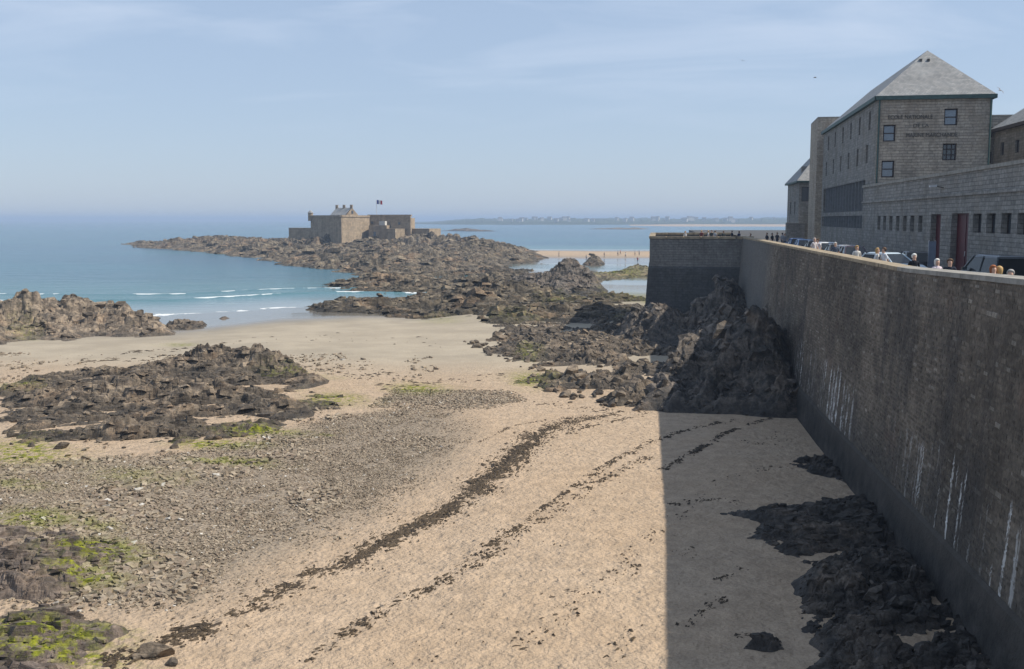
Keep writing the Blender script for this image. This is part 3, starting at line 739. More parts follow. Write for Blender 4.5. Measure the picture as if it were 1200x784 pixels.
for poly, n, s0, s1, lab, g, dk in [
        (gpoly([(545, 400), (600, 430), (640, 465), (700, 480), (740, 484), (700, 470), (640, 440), (600, 410)]), 60, .14, .5, 'loose brown boulder at the ragged sandy edge of the broken rock field', 'boulders along the rock field edge', False),
        (gpoly([(20, 440), (0, 520), (120, 530), (250, 524), (310, 512), (200, 500), (60, 480)]), 70, .12, .38, 'loose brown stone scattered about the foot of the layered outcrop', 'boulders around the layered outcrop', False),
        (gpoly([(690, 470), (720, 452), (790, 440), (850, 470), (870, 484), (780, 483)]), 40, .2, .6, 'angular boulder fallen at the foot of the slanting dark rock mass', 'boulders below the dark rock mass', True),
        (gpoly([(560, 420), (600, 392), (680, 382), (750, 380), (740, 440), (680, 440)]), 70, .2, .55, 'weathered boulder lying among the broken brown rocks', 'boulders among the broken rocks', False)]:
    P = np.array(poly); k = 0
    while k < n:
        x, y = rnd.uniform(P[:, 0].min(), P[:, 0].max()), rnd.uniform(P[:, 1].min(), P[:, 1].max())
        if sdf(poly, np.array([x]), np.array([y]))[0] < -.2: continue
        boulder(x, y, s0 + (s1 - s0) * rnd.random() ** 2.2, lab, g, dk); k += 1

# ------------------------------------------------------------------ shingle, loose pebbles
CUBE = np.array([(-1, -1, -1), (1, -1, -1), (1, 1, -1), (-1, 1, -1), (-1, -1, 1), (1, -1, 1), (1, 1, 1), (-1, 1, 1)], float) * .72
CF = np.array([(3, 2, 1, 0), (4, 5, 6, 7), (0, 1, 5, 4), (1, 2, 6, 5), (2, 3, 7, 6), (3, 0, 4, 7)])
def scatter(poly, n, dens=None):
    P = np.array(poly); out = []
    c = 0
    while c < n:
        x = rng.uniform(P[:, 0].min(), P[:, 0].max(), n); y = rng.uniform(P[:, 1].min(), P[:, 1].max(), n)
        k = dens(x, y) > rng.random(n); out.append(np.stack([x[k], y[k]], -1)); c += k.sum()
    return np.concatenate(out)[:n]
def pebbles(name, XY, s, sink, mat):
    n = len(XY); z = z0(XY[:, 0], XY[:, 1]) + .10 * shingle(XY[:, 0], XY[:, 1])
    V = CUBE[None] * (1 + rng.uniform(-.38, .38, (n, 8, 3)))
    V = V * (s[:, None] * np.stack([rng.uniform(.8, 1.5, n), rng.uniform(.7, 1.1, n), rng.uniform(.4, .8, n)], -1))[:, None, :]
    a = rng.uniform(0, 6.3, n); ca, sa = np.cos(a)[:, None], np.sin(a)[:, None]
    t = rng.uniform(-.5, .5, n)[:, None]
    vx, vy, vz = V[..., 0], V[..., 1], V[..., 2] + V[..., 0] * t
    V = np.stack([vx * ca - vy * sa + XY[:, :1], vx * sa + vy * ca + XY[:, 1:2], vz + (z + s * sink)[:, None]], -1)
    f = (CF[None] + 8 * np.arange(n)[:, None, None]).reshape(-1, 4)
    me = np_mesh(name, V.reshape(-1, 3), f); me.materials.append(M[mat])
    attr(me, 'algae', np.repeat(algae(XY[:, 0], XY[:, 1]), 8))
    return link(bpy.data.objects.new(name, me))
def sd(x, y): return shingle(x, y) ** 1.5 * (0.3 + 0.7 * sstep(-5, -14, x)) * (.25 + .75 * sstep(-.35, .25, fbm(x * .35, y * .22, 811, 3)))
xy = scatter(SHINGLE + [], 78000, sd)
s = 0.020 + 0.06 * rng.random(len(xy)) ** 3.0 * (0.35 + 1.1 * sstep(-7, -17, xy[:, 0])) * (.6 + 1.1 * sstep(-.1, .4, fbm(xy[:, 0] * .4, xy[:, 1] * .3, 821, 3)))
tag(pebbles('shingle', xy, s, .15, 'pebble'), 'grey brown pebble shingle spread over the sand in a broad fan', 'shingle', kind='stuff')
_S3 = gpoly([(430, 478), (460, 455), (600, 458), (620, 470), (570, 480)])
xy = scatter(_S3, 5000, lambda x, y: sstep(-.3, .8, sdf(_S3, x, y)))
tag(pebbles('shingle', xy, .03 + .06 * rng.random(len(xy)) ** 2, .1, 'pebble'), 'small grey pebble patch beside the green weed on pale sand', 'shingle', kind='stuff')
_L = gpoly([(-60, 420), (0, 415), (140, 415), (420, 440), (430, 480), (300, 530), (-60, 560)])
xy = scatter(_L, 5000, lambda x, y: sstep(.45, .62, .5 + .5 * fbm(x * .3, y * .2, 301, 3)))
tag(pebbles('stones', xy, .03 + .16 * rng.random(len(xy)) ** 3, .1, 'pebble'), 'loose grey stones strewn around the layered outcrop', 'stones', kind='stuff')
print('pebbles done')

# ------------------------------------------------------------------ seaweed wrack
def wrack(name, lines, label):
    pts, dirs, szs = [], [], []
    for poly, n, width, s0, s1, clump in lines:
        W = np.array([gp(*p)[:2] for p in poly]); seg = np.diff(W, axis=0); L = np.hypot(seg[:, 0], seg[:, 1]); cum = np.r_[0, np.cumsum(L)]
        d = rng.uniform(0, cum[-1], n * 3)
        keep = (.5 + .5 * fbm(d * clump, d * 0 + 3.3 + len(poly), 401 + n, 3)) > rng.uniform(.2, .75, len(d)); d = d[keep][:n]
        i = np.clip(np.searchsorted(cum, d) - 1, 0, len(seg) - 1); t = (d - cum[i]) / L[i]
        p = W[i] + seg[i] * t[:, None]; dr = seg[i] / L[i][:, None]; nr = np.stack([-dr[:, 1], dr[:, 0]], -1)
        off = rng.normal(0, width, len(d)) + .5 * width * fbm(d * .9, d * 0 + 9.1, 411, 3) * 2
        pts.append(p + nr * off[:, None]); dirs.append(np.arctan2(dr[:, 1], dr[:, 0]) + rng.normal(0, .45, len(d))); szs.append(s0 * .7 + 1.12 * (s1 - s0) * rng.random(len(d)) ** 2.4)
    P = np.concatenate(pts); a = np.concatenate(dirs); s = np.concatenate(szs); n = len(P)
    k = 11; th = np.linspace(0, 2 * np.pi, k, endpoint=False)[None] + rng.uniform(-.25, .25, (n, k))
    rr = rng.uniform(.2, 1.3, (n, k))
    lx = np.cos(th) * rr * s[:, None] * rng.uniform(1.0, 2.4, (n, 1)); ly = np.sin(th) * rr * s[:, None] * .75
    ca, sa = np.cos(a)[:, None], np.sin(a)[:, None]
    x = lx * ca - ly * sa + P[:, :1]; y = lx * sa + ly * ca + P[:, 1:]
    gz = z0(x.ravel(), y.ravel()).reshape(x.shape) + .10 * shingle(x.ravel(), y.ravel()).reshape(x.shape)
    ring = np.stack([x, y, gz - .01 + rng.uniform(0, .03, x.shape)], -1)
    cz = z0(P[:, 0], P[:, 1]) + .10 * shingle(P[:, 0], P[:, 1]) + .03 + s * rng.uniform(.1, .3, n)
    V = np.concatenate([ring, np.stack([P[:, 0], P[:, 1], cz], -1)[:, None]], 1)
    idx = np.arange(k); f = np.stack([idx, (idx + 1) % k, np.full(k, k)], -1)
    f = (f[None] + (k + 1) * np.arange(n)[:, None, None]).reshape(-1, 3)
    me = np_mesh(name, V.reshape(-1, 3), f); me.materials.append(M['weed'])
    tag(link(bpy.data.objects.new(name, me)), label, 'seaweed', kind='stuff')
main = [(205, 745), (270, 722), (330, 697), (400, 662), (460, 632), (510, 605), (545, 582), (585, 552), (615, 523), (640, 503), (690, 490), (725, 486)]
wrack('seaweed', [(main, 3200, .5, .012, .05, 1.2), (main, 1300, .22, .03, .15, 1.6), (main[3:9], 1300, .18, .04, .15, 1.0), (main[6:10], 500, .4, .03, .14, .8),
                  ([(420, 650), (520, 612), (590, 560), (640, 517), (700, 495), (745, 490)], 320, .2, .03, .11, 1.5),
                  ([(120, 775), (200, 750), (260, 735)], 260, .25, .03, .10, 1)], 'broad dark band of beached seaweed curving along the sand')
wrack('seaweed', [([(350, 775), (440, 720), (540, 665), (600, 622), (660, 580), (710, 545), (760, 520), (800, 505), (860, 492)], 900, .12, .025, .10, 1.8),
                  ([(400, 745), (480, 705), (560, 660), (640, 606), (700, 566), (760, 535)], 560, .13, .02, .08, 1.8),
                  ([(560, 520), (600, 500), (640, 492), (700, 488)], 60, .06, .03, .1, 2),
                  ([(600, 760), (650, 728), (700, 690), (740, 660)], 90, .25, .02, .08, 2.2), ([(745, 665), (742, 662)], 14, .12, .05, .12, 9),
                  ([(640, 700), (700, 688), (730, 660), (770, 620)], 70, .15, .02, .07, 2.2), ([(700, 780), (745, 730)], 20, .2, .02, .10, 2),
                  ([(440, 780), (520, 750), (600, 735)], 25, .8, .015, .05, 2), ([(640, 640), (760, 560)], 40, .9, .012, .05, 2)],
      'thin broken lines of beached seaweed on the dry sand')
wrack('seaweed', [([(775, 550), (810, 532), (850, 508), (890, 494), (905, 490)], 330, .10, .03, .12, 1.0), ([(790, 610), (850, 560), (920, 545)], 60, .2, .02, .07, 1.5),
                  ([(800, 735), (830, 712), (850, 700)], 60, .12, .03, .09, 1.5), ([(840, 680), (870, 665)], 40, .08, .03, .09, 2), ([(780, 590), (830, 585), (870, 590)], 60, .2, .02, .08, 2), ([(860, 745), (890, 745)], 18, .1, .03, .07, 2),
                  ([(800, 640), (820, 655)], 14, .3, .02, .07, 2), ([(880, 520), (930, 510)], 60, .5, .02, .06, 2)],
      'dark seaweed strands on the sand in the shade of the sea wall')
# scattered weed over the rock field and sand flats
def weedpoly(px): return gpoly(px)
wrack('seaweed', [([(440, 452), (520, 448), (600, 440)], 60, .8, .05, .22, 1), ([(150, 412), (260, 408), (180, 420), (60, 424)], 130, 1.2, .05, .3, 1), ([(250, 400), (420, 398), (560, 402)], 40, 2.5, .05, .25, 1),
                  ([(400, 440), (460, 436), (420, 446)], 60, .8, .05, .2, 1), ([(620, 470), (700, 482), (760, 484)], 80, .5, .03, .1, 1)], 'scattered brown weed tufts on the pale tidal sand')

# ------------------------------------------------------------------ the sea
X, Y = polar(520, 560, -46, 30, 90, 900)
D = -z0(X, Y); D = np.where(Y > 640, np.maximum(D, 4), D)
ph = D * 13.0 + 0.9 * fbm(X * .035, Y * .035, 501, 3) * 2
wv = np.maximum(0, np.cos(ph)) ** 6
amp_w = .22 * sstep(.02, .12, D) * sstep(1.7, .5, D) * sstep(-.15, -.24, X / Y)
foam = np.where(D > 0.0, wv * sstep(1.5, .9, D) * sstep(.02, .22, fbm(X * .13, Y * .16, 503, 3)) * 1.3, 0) * sstep(-.16, -.24, X / Y)
edge = sstep(.07, .0, np.abs(D - .015)) * sstep(-.35, .2, fbm(X * .12, Y * .12, 507, 3)) * sstep(-.2, -.26, X / Y) * .8
foam = np.clip(np.maximum(foam, edge) * (.62 + 1.1 * fbm(X * .45, Y * .7, 509, 4, .65)), 0, 1)
Zw = wv * amp_w
me = np_mesh('sea', np.stack([X, Y, Zw], -1).reshape(-1, 3), quad_faces(*X.shape), True)
attr(me, 'depth', D); attr(me, 'foam', foam); me.materials.append(M['water'])
tag(link(bpy.data.objects.new('sea', me)), kind='structure')
# open water out to the horizon (starts where the inshore sheet ends)
na, rr = 90, [900, 1300, 2000, 3500, 7000, 14000]
az = np.radians(np.linspace(-46, 30, 520))
V = np.array([(r * math.sin(a), r * math.cos(a), 0) for r in rr for a in az]); n = len(az)
idx = np.arange(len(V)).reshape(len(rr), n)
f = np.stack([idx[:-1, :-1], idx[:-1, 1:], idx[1:, 1:], idx[1:, :-1]], -1).reshape(-1, 4)[:, ::-1]
me = np_mesh('open_sea', V, f, True); attr(me, 'depth', np.full(len(V), 8.0)); attr(me, 'foam', np.zeros(len(V))); me.materials.append(M['water'])
tag(link(bpy.data.objects.new('open_sea', me)), kind='structure')

# ------------------------------------------------------------------ sea wall
WT = 11.33
def ztop(y): return float(np.interp(y, [0, 12, 25, 37, 110], [12.1, 12.0, 11.65, 11.36, 11.28]))
def faceX(z, y=40): return 8.5 - max(0.0, 11.3 - z) * 0.075
PL = 4.15
def plin(y): return float(np.interp(y, [20, 30, 50, 110], [4.35, 4.2, 3.8, 3.6]))
wall = empty('sea_wall', (8.5, 60, 2.4)); tag(wall, 'long dark stone sea wall with a sunlit coping and white lime streaks', 'wall')
def wchild(o): o.parent = wall; o.matrix_parent_inverse = wall.matrix_basis.inverted(); return o
bpy.context.view_layer.update()
Ys = [4, 12, 20, 25, 31, 37, 50, 65, 80, 95, 104.6]
mb = MB()
for a, b in zip(Ys[:-1], Ys[1:]):
    ta, tb = ztop(a) - .17, ztop(b) - .17
    A = [(faceX(0), a, 0), (faceX(ta), a, ta), (8.94, a, ta), (8.94, a, 0)]; Bq = [(faceX(0), b, 0), (faceX(tb), b, tb), (8.94, b, tb), (8.94, b, 0)]
    for i in range(3): mb.poly([A[i], A[i + 1], Bq[i + 1], Bq[i]][::-1])
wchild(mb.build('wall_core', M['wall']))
mb = MB()
for a, b in zip(Ys[:-1], Ys[1:]):
    pa, pb = plin(a), plin(b)
    A = [(7.42, a, 0.5), (faceX(pa) - .10, a, pa - .05), (faceX(pa) - .02, a, pa + .05), (faceX(pa) + .1, a, pa + .05)]
    Bq = [(7.42, b, 0.5), (faceX(pb) - .10, b, pb - .05), (faceX(pb) - .02, b, pb + .05), (faceX(pb) + .1, b, pb + .05)]
    for i in range(3): mb.poly([A[i], A[i + 1], Bq[i + 1], Bq[i]][::-1])
o = wchild(mb.build('plinth', M['plinth'])); tag(o, 'smooth dark rendered footing')
# facing stones: the large near ones are single parts, the rest of the face is one
def stone_pts(y0, y1, za, zb, pr):
    c = .018; out = []
    for (yy, z, q) in ((y0, za, 0), (y1, za, 0), (y1, zb, 0), (y0, zb, 0)): out.append((faceX(z) + .03, yy, z))
    for (yy, z) in ((y0 + c, za + c), (y1 - c, za + c), (y1 - c, zb - c), (y0 + c, zb - c)): out.append((faceX(z) - pr, yy, z))
    return out
SF = [(4, 7, 6, 5), (0, 4, 5, 1), (1, 5, 6, 2), (2, 6, 7, 3), (3, 7, 4, 0)]
stones = []
nz = 36
zc_ = 3.5
for ci in range(110):
    z_base = zc_; hc = rnd.uniform(.10, .17); zc_ += hc + .012
    y = 16.0 + rnd.uniform(0, .4)
    if z_base > 12: break
    while y < 104.4:
        L = rnd.uniform(.14, .5) * (1.35 if rnd.random() < .12 else 1); y1 = min(y + L, 104.5)
        z = z_base + .05 * math.sin(y * .31 + ci * .13) + .03 * math.sin(y * .83 + 1.7) + rnd.uniform(-.012, .012)
        zb = min(z + hc + rnd.uniform(-.02, .012), ztop(y) - .175)
        if z > plin(y) + .02 and zb - z > .08:
            stones.append((y + .007, y1 - .007, z + .007, zb - .003, rnd.uniform(.003, .028)))
        y = y1
seen = [q for q in stones if 25.3 < q[0] < 33]
near_ids = set(id(q) for q in sorted(seen, key=lambda q: q[0])[:300])
V, Fc = [], []
for q in stones:
    if id(q) in near_ids: continue
    i = len(V); V += stone_pts(*q); Fc += [tuple(i + k for k in f) for f in SF]
me = np_mesh('stonework', np.array(V), np.array(Fc)); me.materials.append(M['wall'])
o = wchild(link(bpy.data.objects.new('stonework', me))); o['kind'] = 'stuff'
for q in stones:
    if id(q) not in near_ids: continue
    P = np.array(stone_pts(*q)); c = P.mean(0)
    me = np_mesh('stone', P - c, np.array(SF)); me.materials.append(M['wall'])
    o = link(bpy.data.objects.new('stone', me)); o.location = c; wchild(o)
# coping slabs
y = 10.0
while y < 104.3:
    y1 = min(y + rnd.uniform(1.3, 1.9), 104.45); mb = MB()
    ta, tb = ztop(y), ztop(y1); g = .008; dx = rnd.uniform(-.012, .012)
    mb.prism([(8.44 + dx, y + g), (9.0 + dx, y + g), (9.0 + dx, y1 - g), (8.44 + dx, y1 - g)], [ta - .168, ta - .168, tb - .168, tb - .168], [ta - .03, ta, tb, tb - .03])
    wchild(mb.build('coping_stone', M['coping'] if y > 36.5 else M['coping_new'])); y = y1

# ------------------------------------------------------------------ bastion at the far end of the wall
bas = empty('bastion', (4, 106, 2)); tag(bas, 'grey stone bastion jutting out square from the far end of the sea wall', 'bastion')
bpy.context.view_layer.update()
def bchild(o): o.parent = bas; o.matrix_parent_inverse = bas.matrix_basis.inverted(); return o
def bplan(ins, zb=0):   # plan of the bastion shrunk by ins
    return [(-0.72 + ins, 105.3 + ins), (9.6, 104.45 + ins), (9.6, 136 - ins), (-0.72 + ins, 134 - ins)]
def loft(mb, A, za, Bp, zb):
    n = len(A)
    for i in range(n):
        j = (i + 1) % n; L = math.dist(A[i], A[j])
        mb.poly([(*A[i], za), (*A[j], za), (*Bp[j], zb), (*Bp[i], zb)], [(0, za), (L, za), (L, zb), (0, zb)])
mb = MB(); loft(mb, bplan(-.62), 0.2, bplan(-.10), 8.1); loft(mb, bplan(-.10), 8.1, bplan(0.02), 8.25)
bchild(mb.build('lower_wall', M['bast_low'] if 'bast_low' in M else m_masonry('bastion_low', (0.085, 0.085, 0.085), (0.06, 0.061, 0.062), (0.06, 0.06, 0.06), .5, .25, (0.06, 0.055, 0.05))))
mb = MB(); loft(mb, bplan(.02), 8.25, bplan(.02), 11.05)
bchild(mb.build('upper_wall', m_masonry('bastion_high', (0.20, 0.19, 0.175), (0.155, 0.15, 0.14), (0.13, 0.13, 0.12), .5, .25, (0.10, 0.09, 0.08))))
mb = MB(); P = bplan(.5); mb.poly([(p[0], p[1], 10.02) for p in P]); Q = bplan(.52)
loft(mb, Q[::-1], 10.02, Q[::-1], 11.05); bchild(mb.build('platform', M['street']))
P, Q = bplan(-.06), bplan(.58)
for i in (0, 3, 2):
    j = (i + 1) % 4
    a, b, c, d = Vector(P[i]), Vector(P[j]), Vector(Q[j]), Vector(Q[i]); n = max(1, int((b - a).length / 1.6))
    for k in range(n):
        t0, t1 = k / n + .004, (k + 1) / n - .004
        q = [a.lerp(b, t0), a.lerp(b, t1), d.lerp(c, t1), d.lerp(c, t0)]
        zt = 11.3 + rnd.uniform(-.01, .01); mb = MB(); mb.prism([tuple(v) for v in q], 11.053, zt); bchild(mb.build('coping_stone', M['coping']))

ST = 9.75
# ------------------------------------------------------------------ street on top of the rampart
mb = MB(); mb.prism([(8.95, 4), (70, 4), (70, 320), (9.7, 320), (9.7, 104), (8.95, 104)], [1] * 6, [ST] * 6)
tag(mb.build('street', M['street']), kind='structure')
mb = MB(); mb.prism([(15.9, 20), (17.75, 20), (19.2, 128), (16.9, 128)], ST + .004, ST + .13)
tag(mb.build('pavement', M['coping_new']), kind='structure')
mb = MB(); mb.prism([(9.02, 6), (11.3, 6), (11.3, 103.9), (9.02, 103.9)], ST + .004, 10.0); tag(mb.build('walkway', M['coping_new']), kind='structure')

# ------------------------------------------------------------------ buildings
def facade(mb, P0, u, W, H, holes, depth=0.22, n=None):
    """rectangular stone face with openings and reveals. P0 lower corner (outside view: u to the right)"""
    P0 = Vector(P0); u = Vector(u).normalized(); up = Vector((0, 0, 1)); n = u.cross(up)   # outward normal
    us = sorted({0.0, W, *[min(max(h[i], 0), W) for h in holes for i in (0, 1)]}); vs = sorted({0.0, H, *[min(max(h[i], 0), H) for h in holes for i in (2, 3)]})
    def pt(a, b, d=0.0): return P0 + u * a + up * b - n * d
    for i in range(len(us) - 1):
        # merge vertically where nothing is cut
        for j in range(len(vs) - 1):
            cu, cv = (us[i] + us[i + 1]) / 2, (vs[j] + vs[j + 1]) / 2
            if any(h[0] < cu < h[1] and h[2] < cv < h[3] for h in holes): continue
            a, b, c, d = us[i], us[i + 1], vs[j], vs[j + 1]
            mb.poly([pt(a, c), pt(b, c), pt(b, d), pt(a, d)], [(a, c), (b, c), (b, d), (a, d)])
    for (a, b, c, d) in [h[:4] for h in holes]:
        e = depth
        mb.poly([pt(a, c), pt(a, d), pt(a, d, e), pt(a, c, e)][::-1], [(0, c), (0, d), (e, d), (e, c)])
        mb.poly([pt(b, c), pt(b, d), pt(b, d, e), pt(b, c, e)], [(0, c), (0, d), (e, d), (e, c)])
        mb.poly([pt(a, d), pt(b, d), pt(b, d, e), pt(a, d, e)][::-1], [(a, 0), (b, 0), (b, e), (a, e)])
        mb.poly([pt(a, c), pt(b, c), pt(b, c, e), pt(a, c, e)], [(a, 0), (b, 0), (b, e), (a, e)])
def window(parent, P0, u, h, depth=0.2, bars=(1, 1), frame='frame', fw=0.07, glass='glass', name='window', inv=None):
    P0 = Vector(P0); u = Vector(u).normalized(); up = Vector((0, 0, 1)); n = u.cross(up)
    a, b, c, d = h[:4]
    mt = Matrix((( u.x, -n.x, 0, 0), (u.y, -n.y, 0, 0), (0, 0, 1, 0), (0, 0, 0, 1)))
    mt.translation = P0 + u * a + up * c
    W, H = b - a, d - c; mb = MB(); y0, y1 = depth - .06, depth + .01
    mb.box(0, W, y0, y1, 0, fw); mb.box(0, W, y0, y1, H - fw, H); mb.box(0, fw, y0, y1, fw + .001, H - fw - .001); mb.box(W - fw, W, y0, y1, fw + .001, H - fw - .001)
    for i in range(1, bars[0]): x = W * i / bars[0]; mb.box(x - fw * .4, x + fw * .4, y0 + .01, y1, fw, H - fw)
    for i in range(1, bars[1]): z = H * i / bars[1]; mb.box(fw, W - fw, y0 + .015, y1, z - fw * .4, z + fw * .4)
    o = mb.build(name, M[frame]); o.parent = parent; o.matrix_parent_inverse = parent.matrix_basis.inverted(); o.matrix_basis = mt
    g = MB(); g.box(.01, W - .01, depth - .015, depth, .01, H - .01)
    p = g.build('pane', M[glass]); p.parent = o
    return o
def adopt(o, root):
    o.parent = root; o.matrix_parent_inverse = root.matrix_basis.inverted(); return o

# --- school: hipped slate roof, gable end towards the rampart bend
ang = R(1.76); ud = Vector((math.sin(ang), math.cos(ang), 0)); vd = Vector((math.cos(ang), -math.sin(ang), 0))
C0 = Vector((18.0, 90.0, ST)); GW, LEN, EH = 8.95, 35.0, 13.25
school = empty('school_building', C0); tag(school, 'tall granite building with hipped slate roof and lettering on its end wall', 'building')
bpy.context.view_layer.update()
nG = (-ud); nL = (-vd)
def gable_uv(px, py): q = Vector(atplane(px, py, C0, ud)) - C0; return q.dot(vd), q.z
def side_uv(px, py): q = Vector(atplane(px, py, C0, vd)) - C0; return q.dot(ud), q.z
Cfar = C0 + ud * LEN
def hole_g(x0, y0, x1, y1):
    a, b = gable_uv(x0, y1), gable_uv(x1, y0); return (a[0], b[0], a[1], b[1])
gh = [hole_g(1034.5, 146, 1050, 166), hole_g(1032.5, 188, 1048.5, 208), hole_g(1106, 127, 1123, 147), hole_g(1104, 168, 1121.5, 188)]
mb = MB(); facade(mb, C0, vd, GW, EH, gh, .28)
adopt(mb.build('gable_wall', M['gable']), school)
for i, h in enumerate(gh): window(school, C0, vd, h, .26, (1, 2) if i != 3 else (3, 3), fw=.11, glass='sky_glass' if i < 3 else 'glass')
# side face runs from the far end to the corner when seen from outside
def su(px): return LEN - side_uv(px, 240)[0]
row1 = [968.5, 976, 985, 994, 1004, 1015.5]; row2 = [967, 975, 983.5, 992.5, 1002.8, 1013.5]
def sz(px, py): return side_uv(px, py)[1]
z1a, z1b = sz(1015.5, 154), sz(1015.5, 133); z2a, z2b = sz(1013.5, 192), sz(1013.5, 171)
sh_ = [(su(x) - .5, su(x) + .5, z1a, z1b) for x in row1] + [(su(x) - .5, su(x) + .5, z2a, z2b) for x in row2]
b1 = (su(964.8), su(1013), sz(1013, 247), sz(1013, 211)); b2 = (su(963.8), su(1011.5), sz(1012, 268), sz(1012, 252.5))
b3 = [(su(1017.5) - .45, su(1017.5) + .45, b2[2], b2[3]), (su(1024) - .4, su(1024) + .4, b2[2], b2[3])]
mb = MB(); facade(mb, Cfar, -ud, LEN, EH, sh_ + [b1, b2] + b3[:1], .35)
adopt(mb.build('side_wall', M['granite']), school)
for h in sh_ + b3[:1]: window(school, Cfar, -ud, h, .3, (1, 2), fw=.07)
for b, nb in ((b1, 15), (b2, 17)):
    w = window(school, Cfar, -ud, b, .34, (nb, 1), fw=.06, name='strip_window')
    W, H = b[1] - b[0], b[3] - b[2]
    for i in range(1, nb):
        f = MB(); x = W * i / nb; f.box(x - .09, x + .09, .02, .27, .002, H - .002); o = f.build('fin', M['fin']); o.parent = w
mb = MB(); Bk = C0 + vd * GW
for a, b in ((Bk, Bk + ud * LEN), (Bk + ud * LEN, Cfar)):
    L = (b - a).length; mb.poly([a, b, b + Vector((0, 0, EH)), a + Vector((0, 0, EH))], [(0, 0), (L, 0), (L, EH), (0, EH)])
adopt(mb.build('rear_wall', M['granite']), school)
ov = .24; RI = 3.6; RH = 4.3
c = [C0 - ud * ov - vd * ov, C0 - ud * ov + vd * (GW + ov), Cfar + ud * ov + vd * (GW + ov), Cfar + ud * ov - vd * ov]
c = [v + Vector((0, 0, EH + .12)) for v in c]
ra = C0 + ud * RI + vd * GW / 2 + Vector((0, 0, EH + RH)); rb = Cfar - ud * RI + vd * GW / 2 + Vector((0, 0, EH + RH))
mb = MB()
def rf(pts):
    o = Vector(pts[0]); u = (Vector(pts[1]) - o).normalized(); nn = u.cross(Vector(pts[2]) - o).normalized(); v = nn.cross(u)
    mb.poly(pts, [((Vector(p) - o).dot(u), (Vector(p) - o).dot(v)) for p in pts])
rf([c[0], c[1], ra]); rf([c[1], c[2], rb, ra]); rf([c[2], c[3], rb]); rf([c[3], c[0], ra, rb])
roof = adopt(mb.build('roof', M['slate']), school)
for px in (1079, 1088):    # two small roof vents near the apex
    q = Vector(atplane(px, 71, c[0], (c[1] - c[0]).cross(ra - c[0]).normalized()))
    mb = MB(); mb.box(-.09, .09, -.12, .12, -.08, .14); v = mb.build('roof_vent', M['letter']); v.parent = roof; v.location = q
mb = MB()
for i in range(4):
    a, b = c[i], c[(i + 1) % 4]; d = (b - a).normalized(); nn = d.cross(Vector((0, 0, 1)))
    lo = Vector((0, 0, -.30)); hi = Vector((0, 0, .02)); o1 = nn * .06
    mb.poly([a + lo + o1, b + lo + o1, b + hi + o1, a + hi + o1]); mb.poly([a + lo - nn * .34, b + lo - nn * .34, b + lo + o1, a + lo + o1])
    mb.poly([a + hi + o1, b + hi + o1, b + hi - nn * .1, a + hi - nn * .1])
adopt(mb.build('gutter', M['copper']), school)
for t in (.12, GW - .12):
    mb = MB(); q = C0 + vd * t - ud * .12; mb.tube(q + Vector((0, 0, .0)), q + Vector((0, 0, EH - .15)), .075); adopt(mb.build('downpipe', M['copper']), school)
mb = MB(); q = C0 + vd * (GW * .985) - ud * .0
def lettering(root, txt, px, py, hpx, wpx):
    cu = bpy.data.curves.new('lettering', 'FONT'); cu.body = txt; cu.align_x = 'CENTER'; cu.size = 1.0; cu.extrude = .02
    tmp = bpy.data.objects.new('lettering', cu); COL.objects.link(tmp)
    bpy.context.view_layer.update(); me = bpy.data.meshes.new_from_object(tmp.evaluated_get(bpy.context.evaluated_depsgraph_get()))
    COL.objects.unlink(tmp); bpy.data.objects.remove(tmp)
    xs = [v.co.x for v in me.vertices]; w = max(xs) - min(xs); hs = max(v.co.y for v in me.vertices)
    a = Vector(atplane(px - wpx / 2, py, C0, ud)); b = Vector(atplane(px + wpx / 2, py, C0, ud)); t = Vector(atplane(px, py - hpx / 2, C0, ud)); bt = Vector(atplane(px, py + hpx / 2, C0, ud))
    sx = (b - a).length / w; sy = (t.z - bt.z) / hs
    me.materials.clear(); me.materials.append(M['letter'])
    o = link(bpy.data.objects.new('lettering', me)); adopt(o, root)
    loc = (bt - ud * .035)
    o.matrix_basis = Matrix(((vd.x * sx, 0, ud.x * -1, loc.x), (vd.y * sx, 0, ud.y * -1, loc.y), (0, sy, 0, loc.z), (0, 0, 0, 1)))
    return o
lettering(school, 'ECOLE NATIONALE', 1066.5, 137, 4.6, 52); lettering(school, 'DE LA', 1079, 147, 4.2, 18); lettering(school, 'MARINE MARCHANDE', 1091.5, 158, 4.6, 60)

# --- long low wing along the street
LX = 17.75; LH = 5.97; Y0, Y1 = 38.0, 93.5
wing = empty('low_building', (LX, 60, ST)); tag(wing, 'long low granite building with maroon doors and small square windows facing the street', 'building')
bpy.context.view_layer.update()
PW = Vector((LX, Y1, ST)); uw = Vector((0, -1, 0)); LW = Y1 - Y0
def lw(px, py): q = atX(px, py, LX); return Y1 - q[1], q[2] - ST
wins = []
for px in (1029.5, 1036, 1043.5, 1051.5, 1059.8, 1068.5, 1078):
    a = lw(px, 272); wins.append((a[0] - .55, a[0] + .55, lw(1060, 271)[1], lw(1060, 253)[1]))
for px, hw in ((1144.5, .75), (1160.5, .75), (1178.5, .75), (1198, .75)):
    a = lw(px, 270); wins.append((a[0] - hw, a[0] + hw, lw(1160, 273.5)[1], lw(1160, 250)[1]))
wins += [(wins[-1][0] + 3.2 * k, wins[-1][1] + 3.2 * k, wins[-1][2], wins[-1][3]) for k in (1, 2, 3)]
d1 = (lw(1089, 300)[0], lw(1100.5, 300)[0], .02, lw(1095, 251)[1]); d2 = (lw(1113, 300)[0], lw(1133, 300)[0], .02, lw(1122, 250)[1])
mb = MB(); facade(mb, PW, uw, LW, LH, wins + [d1, d2], .42)
